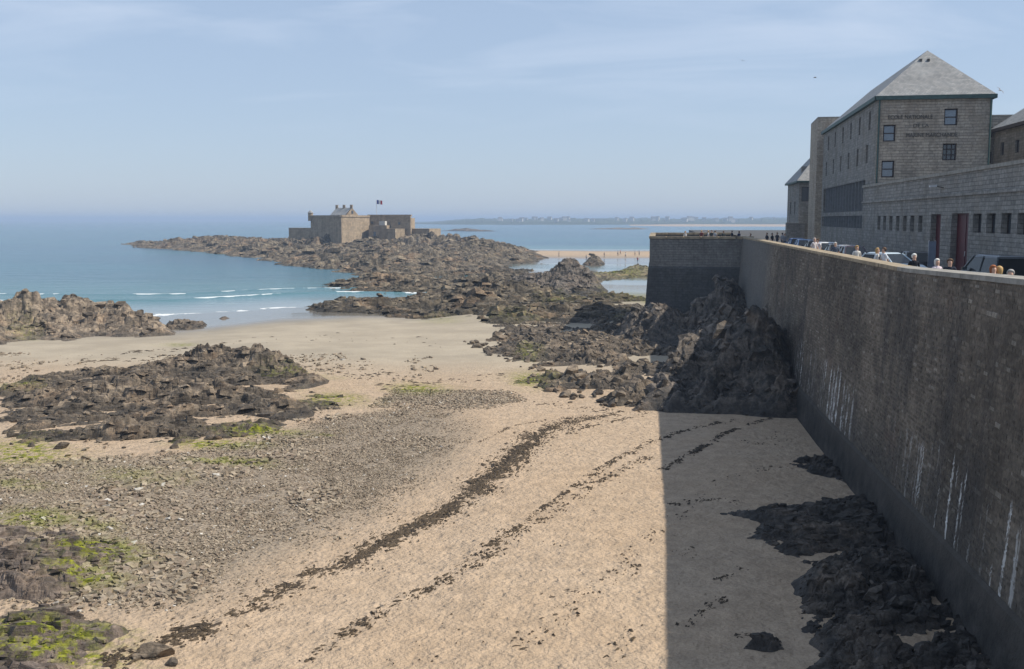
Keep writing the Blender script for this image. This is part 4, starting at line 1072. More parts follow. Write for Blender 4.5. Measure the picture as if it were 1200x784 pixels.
for a, b in (((LX + 14, Y1), (LX, Y1)), ((LX, Y0), (LX + 14, Y0))):
    mb.poly([(*a, ST), (*b, ST), (*b, ST + LH), (*a, ST + LH)], [(0, 0), (14, 0), (14, LH), (0, LH)])
adopt(mb.build('street_wall', M['granite']), wing)
for h in wins: window(wing, PW, uw, h, .36, (1, 1), fw=.06)
for h, nm in ((d1, 'narrow maroon door'), (d2, 'tall maroon door')):
    o = window(wing, PW, uw, h, .40, (2, 1), fw=.1, frame='door', glass='door', name='door')
    mb = MB(); mb.tube(((h[1] - h[0]) * .55, .30, 1.05), ((h[1] - h[0]) * .55, .33, 1.35), .025); g = mb.build('handle', M['rim']); g.parent = o
mb = MB(); mb.prism([(LX - .10, Y0), (LX + .35, Y0), (LX + .35, Y1), (LX - .10, Y1)], ST + LH + .002, ST + LH + .2); adopt(mb.build('parapet_coping', M['coping_new']), wing)
zc = lw(1120, 228)[1]; mb = MB(); mb.box(LX - .14, LX + .02, Y0, Y1, ST + zc - .1, ST + zc + .06); adopt(mb.build('string_course', M['granite']), wing)
mb = MB(); mb.prism([(LX + .35, Y0), (LX + 14, Y0), (LX + 14, Y1 - 4), (LX + .35, Y1 - 4)], ST + LH - .3, ST + LH - .05); adopt(mb.build('flat_roof', M['street']), wing)
# bracket lamp on it
lp = atX(1092, 222, LX - .7); lamp = empty('wall_lamp', (LX, lp[1], lp[2])); tag(lamp, 'small white bracket lamp on the low granite facade', 'lamp'); bpy.context.view_layer.update()
mb = MB(); mb.tube((-.0, 0, .1), (-.45, 0, .2), .03); o = mb.build('arm', M['letter']); o.parent = lamp
mb = MB(); mb.prism([(-.85, -.10), (-.42, -.08), (-.42, .08), (-.85, .10)], [.14, .16, .16, .14], [.24, .3, .3, .24]); o = mb.build('lamp_head', M['lamp']); o.parent = lamp

# --- stair block and lower house beyond the school
def block(name, label, plan, z, wins_by_side, mat, rooff=None):
    P0 = Vector((*plan[0], ST)); root = empty(name, P0); tag(root, label, 'building'); bpy.context.view_layer.update()
    mb = MB(); n = len(plan); W = []
    for i in range(n):
        a = Vector((*plan[i], ST)); b = Vector((*plan[(i + 1) % n], ST)); hs = wins_by_side.get(i, [])
        hs = [(h[0], h[1], h[2], h[3]) for h in hs]
        facade(mb, a, b - a, (b - a).length, z - ST, hs, .25); W += [(a, b - a, h) for h in hs]
    adopt(mb.build('wall', M[mat]), root)
    for a, u, h in W: window(root, a, u, h, .22, (2, 1), fw=.08, glass='sky_glass')
    if rooff is None:
        mb = MB(); mb.prism([tuple(p) for p in plan], z - .02, z + .12); cx = sum(p[0] for p in plan) / n; cy = sum(p[1] for p in plan) / n
        o = mb.build('flat_roof', M['coping_new']); adopt(o, root)
        o.scale = (1, 1, 1)
    return root
tY = 126.5; tx0 = atY(956.5, 200, tY)[0]; tx1 = atY(990, 200, tY)[0] + 5; tz = atY(970, 138, tY)[2]
block('stair_tower', 'flat topped granite block rising behind the hipped roof building', [(tx0, tY), (tx1, tY), (tx1 + .5, tY + 9), (tx0 + .5, tY + 9)], tz, {}, 'gable')
hY = 140.0; hx0 = atY(936, 240, hY)[0]; hx1 = atY(975, 240, hY)[0]; hz = atY(935, 212, hY)[2]
hw0 = atY(939, 240, hY)[0] - hx0; hw1 = atY(952, 240, hY)[0] - hx0; hv0 = atY(945, 236, hY)[2] - ST; hv1 = atY(945, 219, hY)[2] - ST
house = block('end_house', 'small house with a slate roof and bright window at the end of the row', [(hx0, hY), (hx1, hY), (hx1, hY + 12), (hx0, hY + 12)], hz, {0: [(hw0, hw1, hv0, hv1)], 3: [(3, 4.2, 4, 5.6), (7.5, 8.7, 4, 5.6)]}, 'granite', rooff=1)
mb = MB(); a = [Vector((hx0 - .4, hY - .4, hz)), Vector((hx1 + .4, hY - .4, hz)), Vector((hx1 + .4, hY + 12.4, hz)), Vector((hx0 - .4, hY + 12.4, hz))]
hr = Vector(((hx0 + hx1) / 2 + .3, hY + 3.0, hz + 3.4)); hr2 = Vector(((hx0 + hx1) / 2 + .3, hY + 9.0, hz + 3.4))
rf([a[0], a[1], hr]); rf([a[1], a[2], hr2, hr]); rf([a[2], a[3], hr2]); rf([a[3], a[0], hr, hr2]); adopt(mb.build('roof', M['slate']), house)
mb = MB(); mb.prism([(v.x, v.y) for v in a], hz - .22, hz - .003); adopt(mb.build('eaves', M['copper']), house)
mb = MB(); mb.box(hx0 + .6, hx0 + 1.2, hY + 2.2, hY + 3.4, hz + .3, hz + 2.0); adopt(mb.build('chimney', M['granite']), house)
# low annexe wall at its foot
ax0 = atY(922.5, 265, 138)[0]
block('boundary_wall', 'low stone wall end below the small slate roofed house', [(ax0, 138), (hx0 + .6, 138), (hx0 + .6, 139.8), (ax0, 139.8)], atY(925, 262, 138)[2], {}, 'granite')
# --- buildings to the right of the gable
qY = 104.0; qx0 = atY(1148, 170, qY)[0]; qx1 = qx0 + 9; qz = atY(1165, 136, qY)[2]
def qh(x0, y0, x1, y1): return (atY(x0, y1, qY)[0] - qx0, atY(x1, y1, qY)[0] - qx0, atY(x0, y1, qY)[2] - ST, atY(x0, y0, qY)[2] - ST)
block('link_block', 'narrow flat topped granite block with light blue windows beside the lettered wall', [(qx0, qY), (qx1, qY), (qx1, qY + 8), (qx0, qY + 8)], qz, {0: [qh(1157, 149, 1163.5, 161), qh(1155.5, 178, 1162, 191)]}, 'granite')
eX = atY(1167.5, 170, 103)[0]; ez = atX(1184, 147, eX)[2]; EY0, EY1 = 62.0, 103.6
def eh(px, y0, y1): q = atX(px, y1, eX); t = atX(px, y0, eX); return (EY1 - q[1] - .5, EY1 - q[1] + .5, q[2] - ST, t[2] - ST)
ewin = [eh(1174, 167, 182), eh(1191.5, 164, 179)]; stp = ewin[1][0] - ewin[0][0]
ewin += [(ewin[1][0] + k * stp, ewin[1][1] + k * stp, ewin[1][2], ewin[1][3]) for k in (1, 2, 3, 4)]
ewin = [w for w in ewin if w[1] < EY1 - EY0 - .3]
east = block('courtyard_building', 'granite building with sloping slate roof and slit windows behind the low wing', [(eX, EY1), (eX, EY0), (eX + 11, EY0), (eX + 11, EY1)], ez, {0: ewin}, 'granite', rooff=1)
mb = MB(); a = [Vector((eX - .4, EY0 - .4, ez)), Vector((eX + 11.4, EY0 - .4, ez)), Vector((eX + 11.4, EY1 + .4, ez)), Vector((eX - .4, EY1 + .4, ez))]
r1 = Vector((eX + 5.5, EY0 + 4, ez + 4.4)); r2 = Vector((eX + 5.5, EY1 - 4, ez + 4.4))
rf([a[0], a[1], r1]); rf([a[1], a[2], r2, r1]); rf([a[2], a[3], r2]); rf([a[3], a[0], r1, r2]); adopt(mb.build('roof', M['slate']), east)
mb = MB(); mb.prism([(v.x, v.y) for v in a], ez - .28, ez - .003); adopt(mb.build('gutter', M['frame']), east)

# ------------------------------------------------------------------ fort on its rock
fort = empty('sea_fort', (*atz(420, 296, 0)[:2], 4)); tag(fort, 'old stone sea fort with steep roofed house on a rocky islet', 'fort'); bpy.context.view_layer.update()
def fchild(o): return adopt(o, fort)
def fp(px, Yd): q = atY(px, 257, Yd); return (q[0], q[1])
def fz(px, py, Yd): return atY(px, py, Yd)[2]
# main bastion: sharp corner towards the camera
A_, L_, Rr_ = fp(400, 376), fp(364, 392), fp(433, 398)
bk = fp(398, 420)
mb = MB(); zt = fz(400, 254.3, 376); mb.prism([A_, Rr_, bk, L_], 0.5, zt); fchild(mb.build('main_rampart', M['fort']))
def edge_coping(name, pts, z, w=.9, h=.7):
    for a, b in zip(pts[:-1], pts[1:]):
        a, b = Vector((*a, 0)), Vector((*b, 0)); d = (b - a).normalized(); nn = d.cross(Vector((0, 0, 1))); m = MB()
        q = [a + nn * .25, b + nn * .25, b - nn * w, a - nn * w]; m.prism([(v.x, v.y) for v in q], z + .002, z + h); fchild(m.build(name, M['fort']))
edge_coping('parapet', [L_, A_, Rr_], zt)
# turret on the left corner
mb = MB(); t = Vector((*L_, zt - 1.5)); mb.tube(t, t + Vector((0, 0, 3.2)), 1.0, 10); fchild(mb.build('turret', M['fort']))
mb = MB(); mb.tube(t + Vector((0, 0, 3.2)), t + Vector((0, 0, 4.2)), 1.25, 10, .1); fchild(mb.build('turret_cap', M['slate']))
# low outer wall on the left
mb = MB(); a, b = fp(338, 398), fp(367, 392); mb.prism([a, b, (b[0], b[1] + 5), (a[0], a[1] + 5)], .5, fz(350, 267, 395)); fchild(mb.build('outer_wall', M['fort']))
# right ramparts
mb = MB(); a, b = fp(431, 404), fp(482, 402); zt2 = fz(455, 253.6, 403); mb.prism([a, b, (b[0] - 7, b[1] + 22), (a[0], a[1] + 22)], .5, zt2); fchild(mb.build('rear_rampart', M['fort']))
edge_coping('parapet', [a, b], zt2)
mb = MB(); a, b = fp(458, 396), fp(481, 395); zt3 = fz(470, 255.5, 396); mb.prism([a, b, (b[0], b[1] + 7.4), (a[0], a[1] + 7.4)], .5, zt3); fchild(mb.build('right_bastion', M['fort']))
edge_coping('parapet', [a, b], zt3)
mb = MB(); a, b = fp(432, 392), fp(453, 391); mb.prism([a, b, (b[0], b[1] + 13.2), (a[0], a[1] + 13.2)], .5, fz(440, 264, 392)); fchild(mb.build('gate_wall', M['fort']))
mb = MB(); a, b = fp(452, 388), fp(463, 387); mb.prism([a, b, (b[0] + 2, b[1] + 8.8), (a[0], a[1] + 8.8)], .5, fz(455, 268, 388)); fchild(mb.build('gatehouse', M['fort']))
mb = MB(); a, b = fp(444, 391.2), fp(451, 390.8); mb.prism([a, b, (b[0], b[1] + 3), (a[0], a[1] + 3)], fz(448, 264, 392) + .01, fz(448, 264, 392) + 1.6); fchild(mb.build('white_hut', M['house']))
mb = MB(); a, b = fp(480, 398), fp(503, 394); mb.prism([a, b, (b[0] + 2, b[1] + 12), (a[0], a[1] + 12)], .5, fz(490, 268, 396)); fchild(mb.build('outer_wall', M['fort']))
# doorway arch of the gate and a few gun openings
for px, py, Yd, w, h in ((441, 276, 391.85, 2.2, 3.0), (436, 261, 403.6, .8, 1.0), (446, 260, 403.5, .8, 1.0), (468, 262, 395.5, .8, 1.0)):
    q = atY(px, py, Yd); mb = MB(); mb.box(-w / 2, w / 2, -.25, .3, 0, h); o = mb.build('opening', M['glass']); o.location = (q[0], q[1], q[2] - h * .5); adopt(o, fort); o.location = (q[0], q[1], q[2] - h * .5)
# house on top
hz0 = zt - .5; p0, p1 = fp(389, 386.5), fp(420, 396); p0 = Vector((*p0, hz0)); 
hd = Vector((.85, -.53, 0)).normalized(); hn = Vector((-.53, -.85, 0)).normalized()
pc = Vector((*fp(403.5, 397), 0)); hl, hw = 9.5, 6.6
def HP(a, b, z): v = pc + hd * a + hn * b; return Vector((v.x, v.y, z))
ze = fz(400, 252.3, 396); zr = fz(400, 243.6, 396)
mb = MB(); 
q = [HP(-hl / 2, hw / 2, 0), HP(hl / 2, hw / 2, 0), HP(hl / 2, -hw / 2, 0), HP(-hl / 2, -hw / 2, 0)]
mb.prism([(v.x, v.y) for v in q], hz0, ze)
for s in (1, -1):
    tri = [HP(s * hl / 2, hw / 2, ze), HP(s * hl / 2, -hw / 2, ze), HP(s * hl / 2, 0, zr)]; mb.poly(tri if s > 0 else tri[::-1])
fchild(mb.build('house_wall', M['fort']))
mb = MB()
rf([HP(-hl / 2 + .1, hw / 2 + .3, ze - .25), HP(hl / 2 - .35, hw / 2 + .3, ze - .25), HP(hl / 2 - .35, 0, zr + .05), HP(-hl / 2 + .1, 0, zr + .05)])
rf([HP(hl / 2 - .35, -hw / 2 - .3, ze - .25), HP(-hl / 2 + .1, -hw / 2 - .3, ze - .25), HP(-hl / 2 + .1, 0, zr + .05), HP(hl / 2 - .35, 0, zr + .05)])
hroof = fchild(mb.build('house_roof', M['slate']))
for a in (-hl / 2 + .4, 0, hl / 2 - .4):
    mb = MB(); v = HP(a, 0, zr - .8); mb.box(v.x - .5, v.x + .5, v.y - .35, v.y + .35, zr - .8, zr + 1.2); o = mb.build('chimney', M['fort']); o.parent = hroof
for a in (-3, 3):
    mb = MB(); v = HP(a, hw / 2 + .05, ze - 1.4); mb.box(-.45, .45, -.12, .12, 0, 1.1); o = mb.build('house_window', M['glass']); o.location = v; o.rotation_euler.z = math.atan2(hd.y, hd.x); m_ = o.location.copy(); adopt(o, fort)
mb = MB(); v = HP(hl / 2 + .04, 0, ze + .6); mb.box(-.08, .08, -.4, .4, 0, 1.2); o = mb.build('house_window', M['glass']); o.location = v; o.rotation_euler.z = math.atan2(hd.y, hd.x); adopt(o, fort)
# flagpole
fl = Vector((*fp(441.5, 404.5), zt2 + .0)); fpz = fz(441, 234, 404.5)
pole = empty('flagpole', fl); tag(pole, 'thin flagpole with a small flag above the fort rampart', 'flagpole')
mb = MB(); mb.tube((0, 0, -.2), (0, 0, fpz - fl.z), .10, 6); o = mb.build('pole', M['lamp']); o.parent = pole
for i, colr in enumerate(((.03, .05, .22), (.75, .75, .75), (.45, .04, .05))):
    mb = MB(); z1 = fpz - fl.z - .1
    for k in range(3):
        x0 = .1 + (i * 3 + k) * .26; x1 = x0 + .26; f0 = math.sin(x0 * 2.2) * .18; f1 = math.sin(x1 * 2.2) * .18
        mb.poly([(x0, f0, z1 - 1.6 - x0 * .12), (x1, f1, z1 - 1.6 - x1 * .12), (x1, f1, z1 - x1 * .12), (x0, f0, z1 - x0 * .12)])
        mb.poly([(x0, f0 + .02, z1 - 1.6 - x0 * .12), (x0, f0 + .02, z1 - x0 * .12), (x1, f1 + .02, z1 - x1 * .12), (x1, f1 + .02, z1 - 1.6 - x1 * .12)])
    o = mb.build('flag_panel', M['cloth']); o.color = (*colr, 1); o.parent = pole

# ------------------------------------------------------------------ far coast and islets
azs = np.radians(np.linspace(-13.5, 16, 420)); rs = np.array([2350, 2420, 2500, 2620, 2760, 3000, 3400, 4200])
A, RR = np.meshgrid(azs, rs, indexing='ij'); Xc = RR * np.sin(A); Yc = RR * np.cos(A)
deg = np.degrees(A)
rise = sstep(-13.5, -9.0, deg)
prof = np.interp(RR, [2350, 2420, 2500, 2620, 3000, 4200], [-3, -1.5, .6, 6, 15, 19])
tree = np.maximum(0, fbm(A * 160, RR * .012, 601, 4, .6)) * 9 * sstep(2450, 2650, RR)
Zc = prof * (0.35 + .65 * rise) * (.8 + .35 * fbm(A * 26, RR * .002, 605, 3)) + tree * rise * .8 - 3 * (1 - rise)
me = np_mesh('hills', np.stack([Xc, Yc, Zc], -1).reshape(-1, 3), quad_faces(*Xc.shape), False); me.materials.append(M['coast'])
tag(link(bpy.data.objects.new('hills', me)), kind='structure')
# pale strand in front of the coast
azs = np.radians(np.linspace(-1.5, 12, 120)); rs = np.array([1850, 1950, 2100, 2300, 2480])
A, RR = np.meshgrid(azs, rs, indexing='ij'); Zc = np.interp(RR, rs, [-.6, .3, 1.2, 1.8, 1.5]) - .5 * sstep(1.5, -1.5, np.degrees(A)) * 2.5
me = np_mesh('strand', np.stack([RR * np.sin(A), RR * np.cos(A), Zc], -1).reshape(-1, 3), quad_faces(*A.shape), True)
for nm, v in (('wet', 0), ('shingle', 0), ('algae', 0), ('tide', 0)): attr(me, nm, np.full(A.size, v))
me.materials.append(M['sand']); tag(link(bpy.data.objects.new('strand', me)), kind='structure')
hm = MB(); hm.box(-6, 6, -4, 4, -6, 6); hw_me = hm.mesh('wall', M['house'])
hm = MB(); hm.poly([(-6.5, -4.5, 6), (6.5, -4.5, 6), (6.5, 0, 10), (-6.5, 0, 10)]); hm.poly([(6.5, 4.5, 6), (-6.5, 4.5, 6), (-6.5, 0, 10), (6.5, 0, 10)]); hm.poly([(6.5, -4.5, 6), (6.5, 4.5, 6), (6.5, 0, 10)]); hm.poly([(-6.5, 4.5, 6), (-6.5, -4.5, 6), (-6.5, 0, 10)])
hr_me = hm.mesh('roof', M['roof_far'])
for k in range(46):
    a = R(rnd.uniform(-9, 6.5)); r = rnd.uniform(2560, 2800); e = empty('far_house', (r * math.sin(a), r * math.cos(a), rnd.uniform(9, 15)), rnd.uniform(-.5, .5))
    s = rnd.uniform(.45, .95); e.scale = (s, s, s * rnd.uniform(.6, .9)); tag(e, 'tiny pale house in the haze on the far coast', 'house', 'houses on the far coast')
    for m_, nm in ((hw_me, 'wall'), (hr_me, 'roof')): link(bpy.data.objects.new(nm, m_), e)
def islet(px, py, Lm, Wm, Hm, label, seed):
    c = atz(px, py, 0); n, m_ = 60, 24
    U, W = np.meshgrid(np.linspace(-1, 1, n), np.linspace(-1, 1, m_), indexing='ij')
    x = c[0] + U * Lm; y = c[1] + W * Wm; e = 1 - (U ** 2 + W ** 2) + .5 * fbm(U * 3, W * 3, seed, 3)
    z = Hm * e + .4 * Hm * blocks(x / 14, y / 14, seed)[0] * np.clip(e, 0, 1)
    f = quad_faces(n, m_, mask=z > -.8); V, f, zz_ = compact(np.stack([x, y, z], -1).reshape(-1, 3), f, z.reshape(-1))
    me = np_mesh('sea_rock', V, f); attr(me, 'rel', zz_); attr(me, 'algae', np.zeros(len(V))); me.materials.append(M['rock_far'])
    tag(link(bpy.data.objects.new('sea_rock', me)), label, 'rock')
islet(541, 270.5, 22, 24, 2.6, 'hazy low rock islet in the sea right of the fort', 701)
islet(562, 271, 18, 14, 1.2, 'smaller flat hazy islet trailing behind the low rock islet', 703)
islet(725, 268.5, 40, 30, 1.6, 'thin hazy reef line in the sea before the pale strand', 709)

# ------------------------------------------------------------------ people
def person_mesh(name, pose):
    sw, lean, arm = pose
    J = {'pel': (0, 0, .95, .125), 'sp': (0, -.01, 1.12, .12), 'ch': (0, -lean * .5, 1.28, .135), 'nk': (0, -lean, 1.47, .055), 'hd': (0, -lean - .02, 1.585, .088), 'tp': (0, -lean - .01, 1.68, .07)}
    E = [('pel', 'sp'), ('sp', 'ch'), ('ch', 'nk'), ('nk', 'hd'), ('hd', 'tp')]
    for s, t in ((-1, 'l'), (1, 'r')):
        g = sw * s
        J['s' + t] = (s * .175, -lean * .8, 1.41, .06); J['e' + t] = (s * .235, -lean * .7 + .04 - arm * .1 - g * .1, 1.13, .043); J['w' + t] = (s * .22, -lean - .06 - arm * .25 - g * .2, .93 + arm * .16, .032); J['h' + t] = (s * .21, -lean - .11 - arm * .3 - g * .22, .85 + arm * .2, .036)
        J['p' + t] = (s * .09, 0, .88, .088); J['k' + t] = (s * .10, -.03 + g * .16, .50, .058); J['a' + t] = (s * .10, .03 + g * .3, .09, .042); J['t' + t] = (s * .115, -.13 + g * .3, .04, .038)
        E += [('ch', 's' + t), ('s' + t, 'e' + t), ('e' + t, 'w' + t), ('w' + t, 'h' + t), ('pel', 'p' + t), ('p' + t, 'k' + t), ('k' + t, 'a' + t), ('a' + t, 't' + t)]
    ks = list(J); me = bpy.data.meshes.new(name); me.from_pydata([J[k][:3] for k in ks], [(ks.index(a), ks.index(b)) for a, b in E], [])
    o = bpy.data.objects.new(name, me); COL.objects.link(o)
    o.modifiers.new('s', 'SKIN'); sv = me.skin_vertices[0].data
    for i, k in enumerate(ks):
        r = J[k][3]; sv[i].radius = (r * 1.25 if k in ('ch', 'sp', 'pel') else r, r * .85 if k in ('ch', 'sp', 'pel') else r); sv[i].use_root = (k == 'pel')
    md = o.modifiers.new('u', 'SUBSURF'); md.levels = 1; md.render_levels = 1
    dg = bpy.context.evaluated_depsgraph_get(); dg.update(); out = bpy.data.meshes.new_from_object(o.evaluated_get(dg))
    COL.objects.unlink(o); bpy.data.objects.remove(o)
    for m_ in ('skin', 'cloth', 'trousers', 'shoe'): out.materials.append(M[m_])
    for p in out.polygons:
        c = p.center; i = 0
        if c.z < .075: i = 3
        elif c.z < .94 and abs(c.x) < .19: i = 2
        elif 0.94 <= c.z < 1.46 and not (abs(c.x) > .19 and c.z < 1.16): i = 1
        p.material_index = i; p.use_smooth = True
    out.name = name; return out
def hair_mesh(name, lean, long=0):
    bm = bmesh.new(); bmesh.ops.create_uvsphere(bm, u_segments=12, v_segments=9, radius=.112)
    for v in list(bm.verts):
        if v.co.y < -.035 and v.co.z < .045: v.co.y *= .25
        if v.co.z < 0 and v.co.y > -.03: v.co.z *= 1 + long
    bmesh.ops.translate(bm, verts=bm.verts, vec=(0, -lean + .012, 1.635))
    me = bpy.data.meshes.new(name); bm.to_mesh(me); bm.free(); me.materials.append(M['hair']); me.polygons.foreach_set('use_smooth', np.ones(len(me.polygons), bool)); return me
POSES = [(.0, .02, .2), (.55, .04, 0), (-.5, .03, 0), (0, .10, 1.0)]
PM = [person_mesh('person', p) for p in POSES]; HM = [[hair_mesh('hair', p[1], l) for l in (0, 1.2)] for p in POSES]
def person(x, y, z, rz, shirt, hair, label, pose=0, long=0, s=1.0, group=None):
    o = bpy.data.objects.new('person', PM[pose]); o.location = (x, y, z); o.rotation_euler.z = rz; s *= .96; o.scale = (s, s, s); o.color = (*[v * .85 for v in shirt], 1); link(o)
    tag(o, label, 'person', group); h = bpy.data.objects.new('hair', HM[pose][long]); h.color = (*hair, 1); link(h, o); return o
WHT, GRY, BLD, BRN, BLK, RED = (.62, .60, .56), (.33, .32, .30), (.42, .27, .11), (.10, .055, .03), (.02, .018, .016), (.28, .09, .03)
def along(px, X): q = atX(px, 306, X); return q[0], q[1]
for px, Xp, rz, sh, ha, lab, po, lg, s in [
        (1098, 9.85, .4, (.72, .62, .66), WHT, 'white haired person in pale pink behind the parapet', 0, 1, .97), (1113.5, 9.95, -.3, (.03, .035, .05), BRN, 'brown haired person in a dark striped top behind the parapet', 1, 0, 1.0),
        (1164, 9.8, .5, (.30, .03, .035), RED, 'auburn haired person in a dark red top behind the parapet', 0, 1, 1.0), (1171.5, 10.0, 2.8, (.45, .52, .72), BLD, 'blond person in a light blue top beside the red top', 1, 1, .98),
        (1185.5, 9.8, -.4, (.04, .04, .045), GRY, 'grey haired person in black leaning at the parapet beside the van', 3, 0, .97), (1071, 10.0, .2, (.02, .022, .03), (.75, .73, .68), 'person in black with a white cap behind the parapet', 0, 0, 1.0),
        (1027, 10.3, 1.2, (.75, .74, .72), BLD, 'blond person in white walking by the pale car', 1, 1, 1.0), (1036, 10.6, -1.3, (.68, .70, .74), BRN, 'dark haired person in a light shirt in front of the pale car', 2, 0, 1.02),
        (1003.5, 10.2, .3, (.70, .69, .66), BLD, 'fair haired person in a white top by the parked car row', 0, 0, 1.0), (978, 10.4, 0, (.10, .12, .16), WHT, 'person with a white hat between parked cars and parapet', 2, 0, 1.0),
        (953.5, 10.6, .6, (.72, .66, .66), (.55, .45, .40), 'person in pale clothes at the far end of the parked cars', 1, 0, 1.05), (957.5, 10.9, -.6, (.66, .60, .62), BRN, 'dark haired person in cream at the far end of the parked cars', 2, 0, 1.0)]:
    x, y = along(px, Xp); person(x, y, 10.0, rz, sh, ha, lab, po, lg, s)
k = 0
for px, Yp in [(803, 118), (822, 126), (830, 124), (834, 125), (838, 122), (848, 120), (858, 124), (866, 119)]:
    q = atY(px, 272, Yp); person(q[0], q[1], 10.02, rnd.uniform(0, 6.3), rnd.choice([(.03, .04, .08), (.5, .5, .5), (.2, .05, .05), (.05, .06, .06)]), rnd.choice([BRN, BLK, BLD]), 'tiny person standing on the bastion platform', rnd.randrange(3), 0, 1, 'people on the bastion')
for px, Yp in [(880, 112), (899, 118), (905, 116), (911, 121), (917, 119), (920, 112)]:
    q = atY(px, 272, Yp); person(q[0], q[1], ST, rnd.uniform(0, 6.3), rnd.choice([(.03, .035, .05), (.08, .08, .09), (.3, .3, .32)]), rnd.choice([BRN, BLK]), 'small dark dressed person on the street behind the bastion corner', rnd.randrange(3), 0, 1.05, 'people beyond the bastion corner')
for px, py in [(724, 299), (727, 297.5), (744, 298.5), (749, 298.5), (747, 307), (687, 304), (655, 300), (708, 301), (733, 301)]:
    q = gp(px, py + 1); person(q[0], q[1], q[2], rnd.uniform(0, 6.3), rnd.choice([(.05, .06, .10), (.6, .58, .55), (.35, .06, .05)]), rnd.choice([BRN, BLK]), 'tiny figure strolling on the far sand bank', rnd.randrange(3), 0, 1.05, 'people on the far sand bank')

# ------------------------------------------------------------------ cars
def car_meshes(L, W, H, belt, hood, nose, tail, van=False):
    """x forward, origin under the middle; returns list of (name, mesh, parent name)"""
    out = []; hw = W / 2
    st = [(-L / 2, belt - .22, .86), (-L / 2 + .12, belt - .02, .95), (-L / 2 + .7, belt, 1), (0, belt, 1), (nose - .1, belt - .01, 1), (L / 2 - .55, hood, .98), (L / 2 - .12, hood - .14, .93), (L / 2, hood - .30, .84)]
    mb = MB(); rings = []
    for x, zt, k in st:
        w = hw * k; rings.append([(x, -w * .9, .20), (x, -w, .36), (x, -w, zt - .13), (x, -w + .09, zt), (x, w - .09, zt), (x, w, zt - .13), (x, w, .36), (x, w * .9, .20)])
    for a, b in zip(rings[:-1], rings[1:]):
        for i in range(8): j = (i + 1) % 8; mb.poly([a[i], a[j], b[j], b[i]][::-1])
    mb.poly(rings[0]); mb.poly(rings[-1][::-1]); out.append(('body', mb.mesh('body', M['paint'])))
    b0, b1 = -L / 2 + tail, nose; t0, t1 = b0 + (.18 if van else .42), b1 - .78
    bw, tw = hw - .10, hw - .27; zr = H - .06; zb = belt - .02
    bot = [(b0, -bw, zb), (b1, -bw * .96, zb), (b1, bw * .96, zb), (b0, bw, zb)]; top = [(t0, -tw, zr), (t1, -tw * .95, zr), (t1, tw * .95, zr), (t0, tw, zr)]
    mb = MB()
    for i in range(4): j = (i + 1) % 4; mb.poly([bot[i], bot[j], top[j], top[i]])
    out.append(('windows', mb.mesh('windows', M['car_glass'])))
    mb = MB(); m0 = [(t0 - .04, -tw - .05, zr - .05), (t1 + .08, -tw * .95 - .05, zr - .05), (t1 + .08, tw * .95 + .05, zr - .05), (t0 - .04, tw + .05, zr - .05)]
    m1 = [(t0 + .15, -tw + .15, H), (t1 - .15, -tw + .15, H), (t1 - .15, tw - .15, H), (t0 + .15, tw - .15, H)]
    for i in range(4): j = (i + 1) % 4; mb.poly([m0[i], m0[j], m1[j], m1[i]])
    mb.poly(m1); mb.poly(m0[::-1])
    def pil(p, q, r):
        mb.tube(Vector(p), Vector(q), r, 6)
    for i in range(4): pil(bot[i], top[i], .05)
    for s in (-1, 1):
        xm = (b0 + b1) / 2 - .1; pil((xm, s * bw * .985, zb), (xm, s * tw, zr), .04)
    out.append(('roof', mb.mesh('roof', M['paint'])))
    mb = MB(); mb.tube((0, -.11, 0), (0, .11, 0), .31, 16); out.append(('tyre', mb.mesh('tyre', M['tyre'])))
    mb = MB(); mb.tube((0, -.115, 0), (0, .115, 0), .19, 12); out.append(('rim', mb.mesh('rim', M['rim'])))
    mb = MB(); mb.box(-.1, .02, -.16, .16, -.07, .07); out.append(('headlight', mb.mesh('headlight', M['lens'])))
    mb = MB(); mb.box(-.02, .06, -.12, .12, -.14, .14); out.append(('tail_light', mb.mesh('tail_light', M['red_lens'])))
    mb = MB(); mb.box(-.09, .09, -.1, .1, -.06, .07); out.append(('mirror', mb.mesh('mirror', M['paint'])))
    return dict(out), dict(L=L, W=W, belt=belt, hood=hood, nose=nose)
HATCH = car_meshes(4.0, 1.72, 1.46, .93, .86, .85, .1); SEDAN = car_meshes(4.4, 1.76, 1.44, .92, .84, .85, .35); VAN = car_meshes(4.3, 1.80, 1.74, 1.02, .95, 1.2, .06, True)
def car(kind, x, y, rz, col, label, group=None):
    ms, d = kind; e = empty('parked_car', (x, y, ST + .004), rz); tag(e, label, 'car', group)
    def put(nm, loc=(0, 0, 0), par=None):
        o = bpy.data.objects.new(nm, ms[nm]); o.location = loc; o.color = (*col, 1); return link(o, par or e)
    put('body'); put('windows'); put('roof')
    for sx in (-1, 1):
        for sy in (-1, 1):
            w = put('tyre', (sx * d['L'] * .31, sy * (d['W'] / 2 - .10), .31)); put('rim', (0, 0, 0), w)
    for sy in (-1, 1):
        put('headlight', (d['L'] / 2 - .06, sy * (d['W'] / 2 - .32), d['hood'] - .24)); put('tail_light', (-d['L'] / 2 + .03, sy * (d['W'] / 2 - .24), d['belt'] - .22)); put('mirror', (d['nose'] - .55, sy * (d['W'] / 2 + .04), d['belt'] + .08))
    return e
CX = 14.6
row = [((.10, .17, .34), 'bright blue car at the far end of the parked row'), ((.14, .24, .42), 'light blue car second from the far end of the parked row'), ((.02, .022, .028), 'black car in the row behind the light blue one'),
       ((.10, .11, .12), 'dark grey car in the middle of the parked row'), ((.60, .61, .62), 'white car in the middle of the parked row'), ((.03, .035, .045), 'black car next to the white one in the parked row'), ((.30, .31, .33), 'silver car near the end of the parked row'), ((.04, .02, .024), 'dark maroon car closing the parked row')]
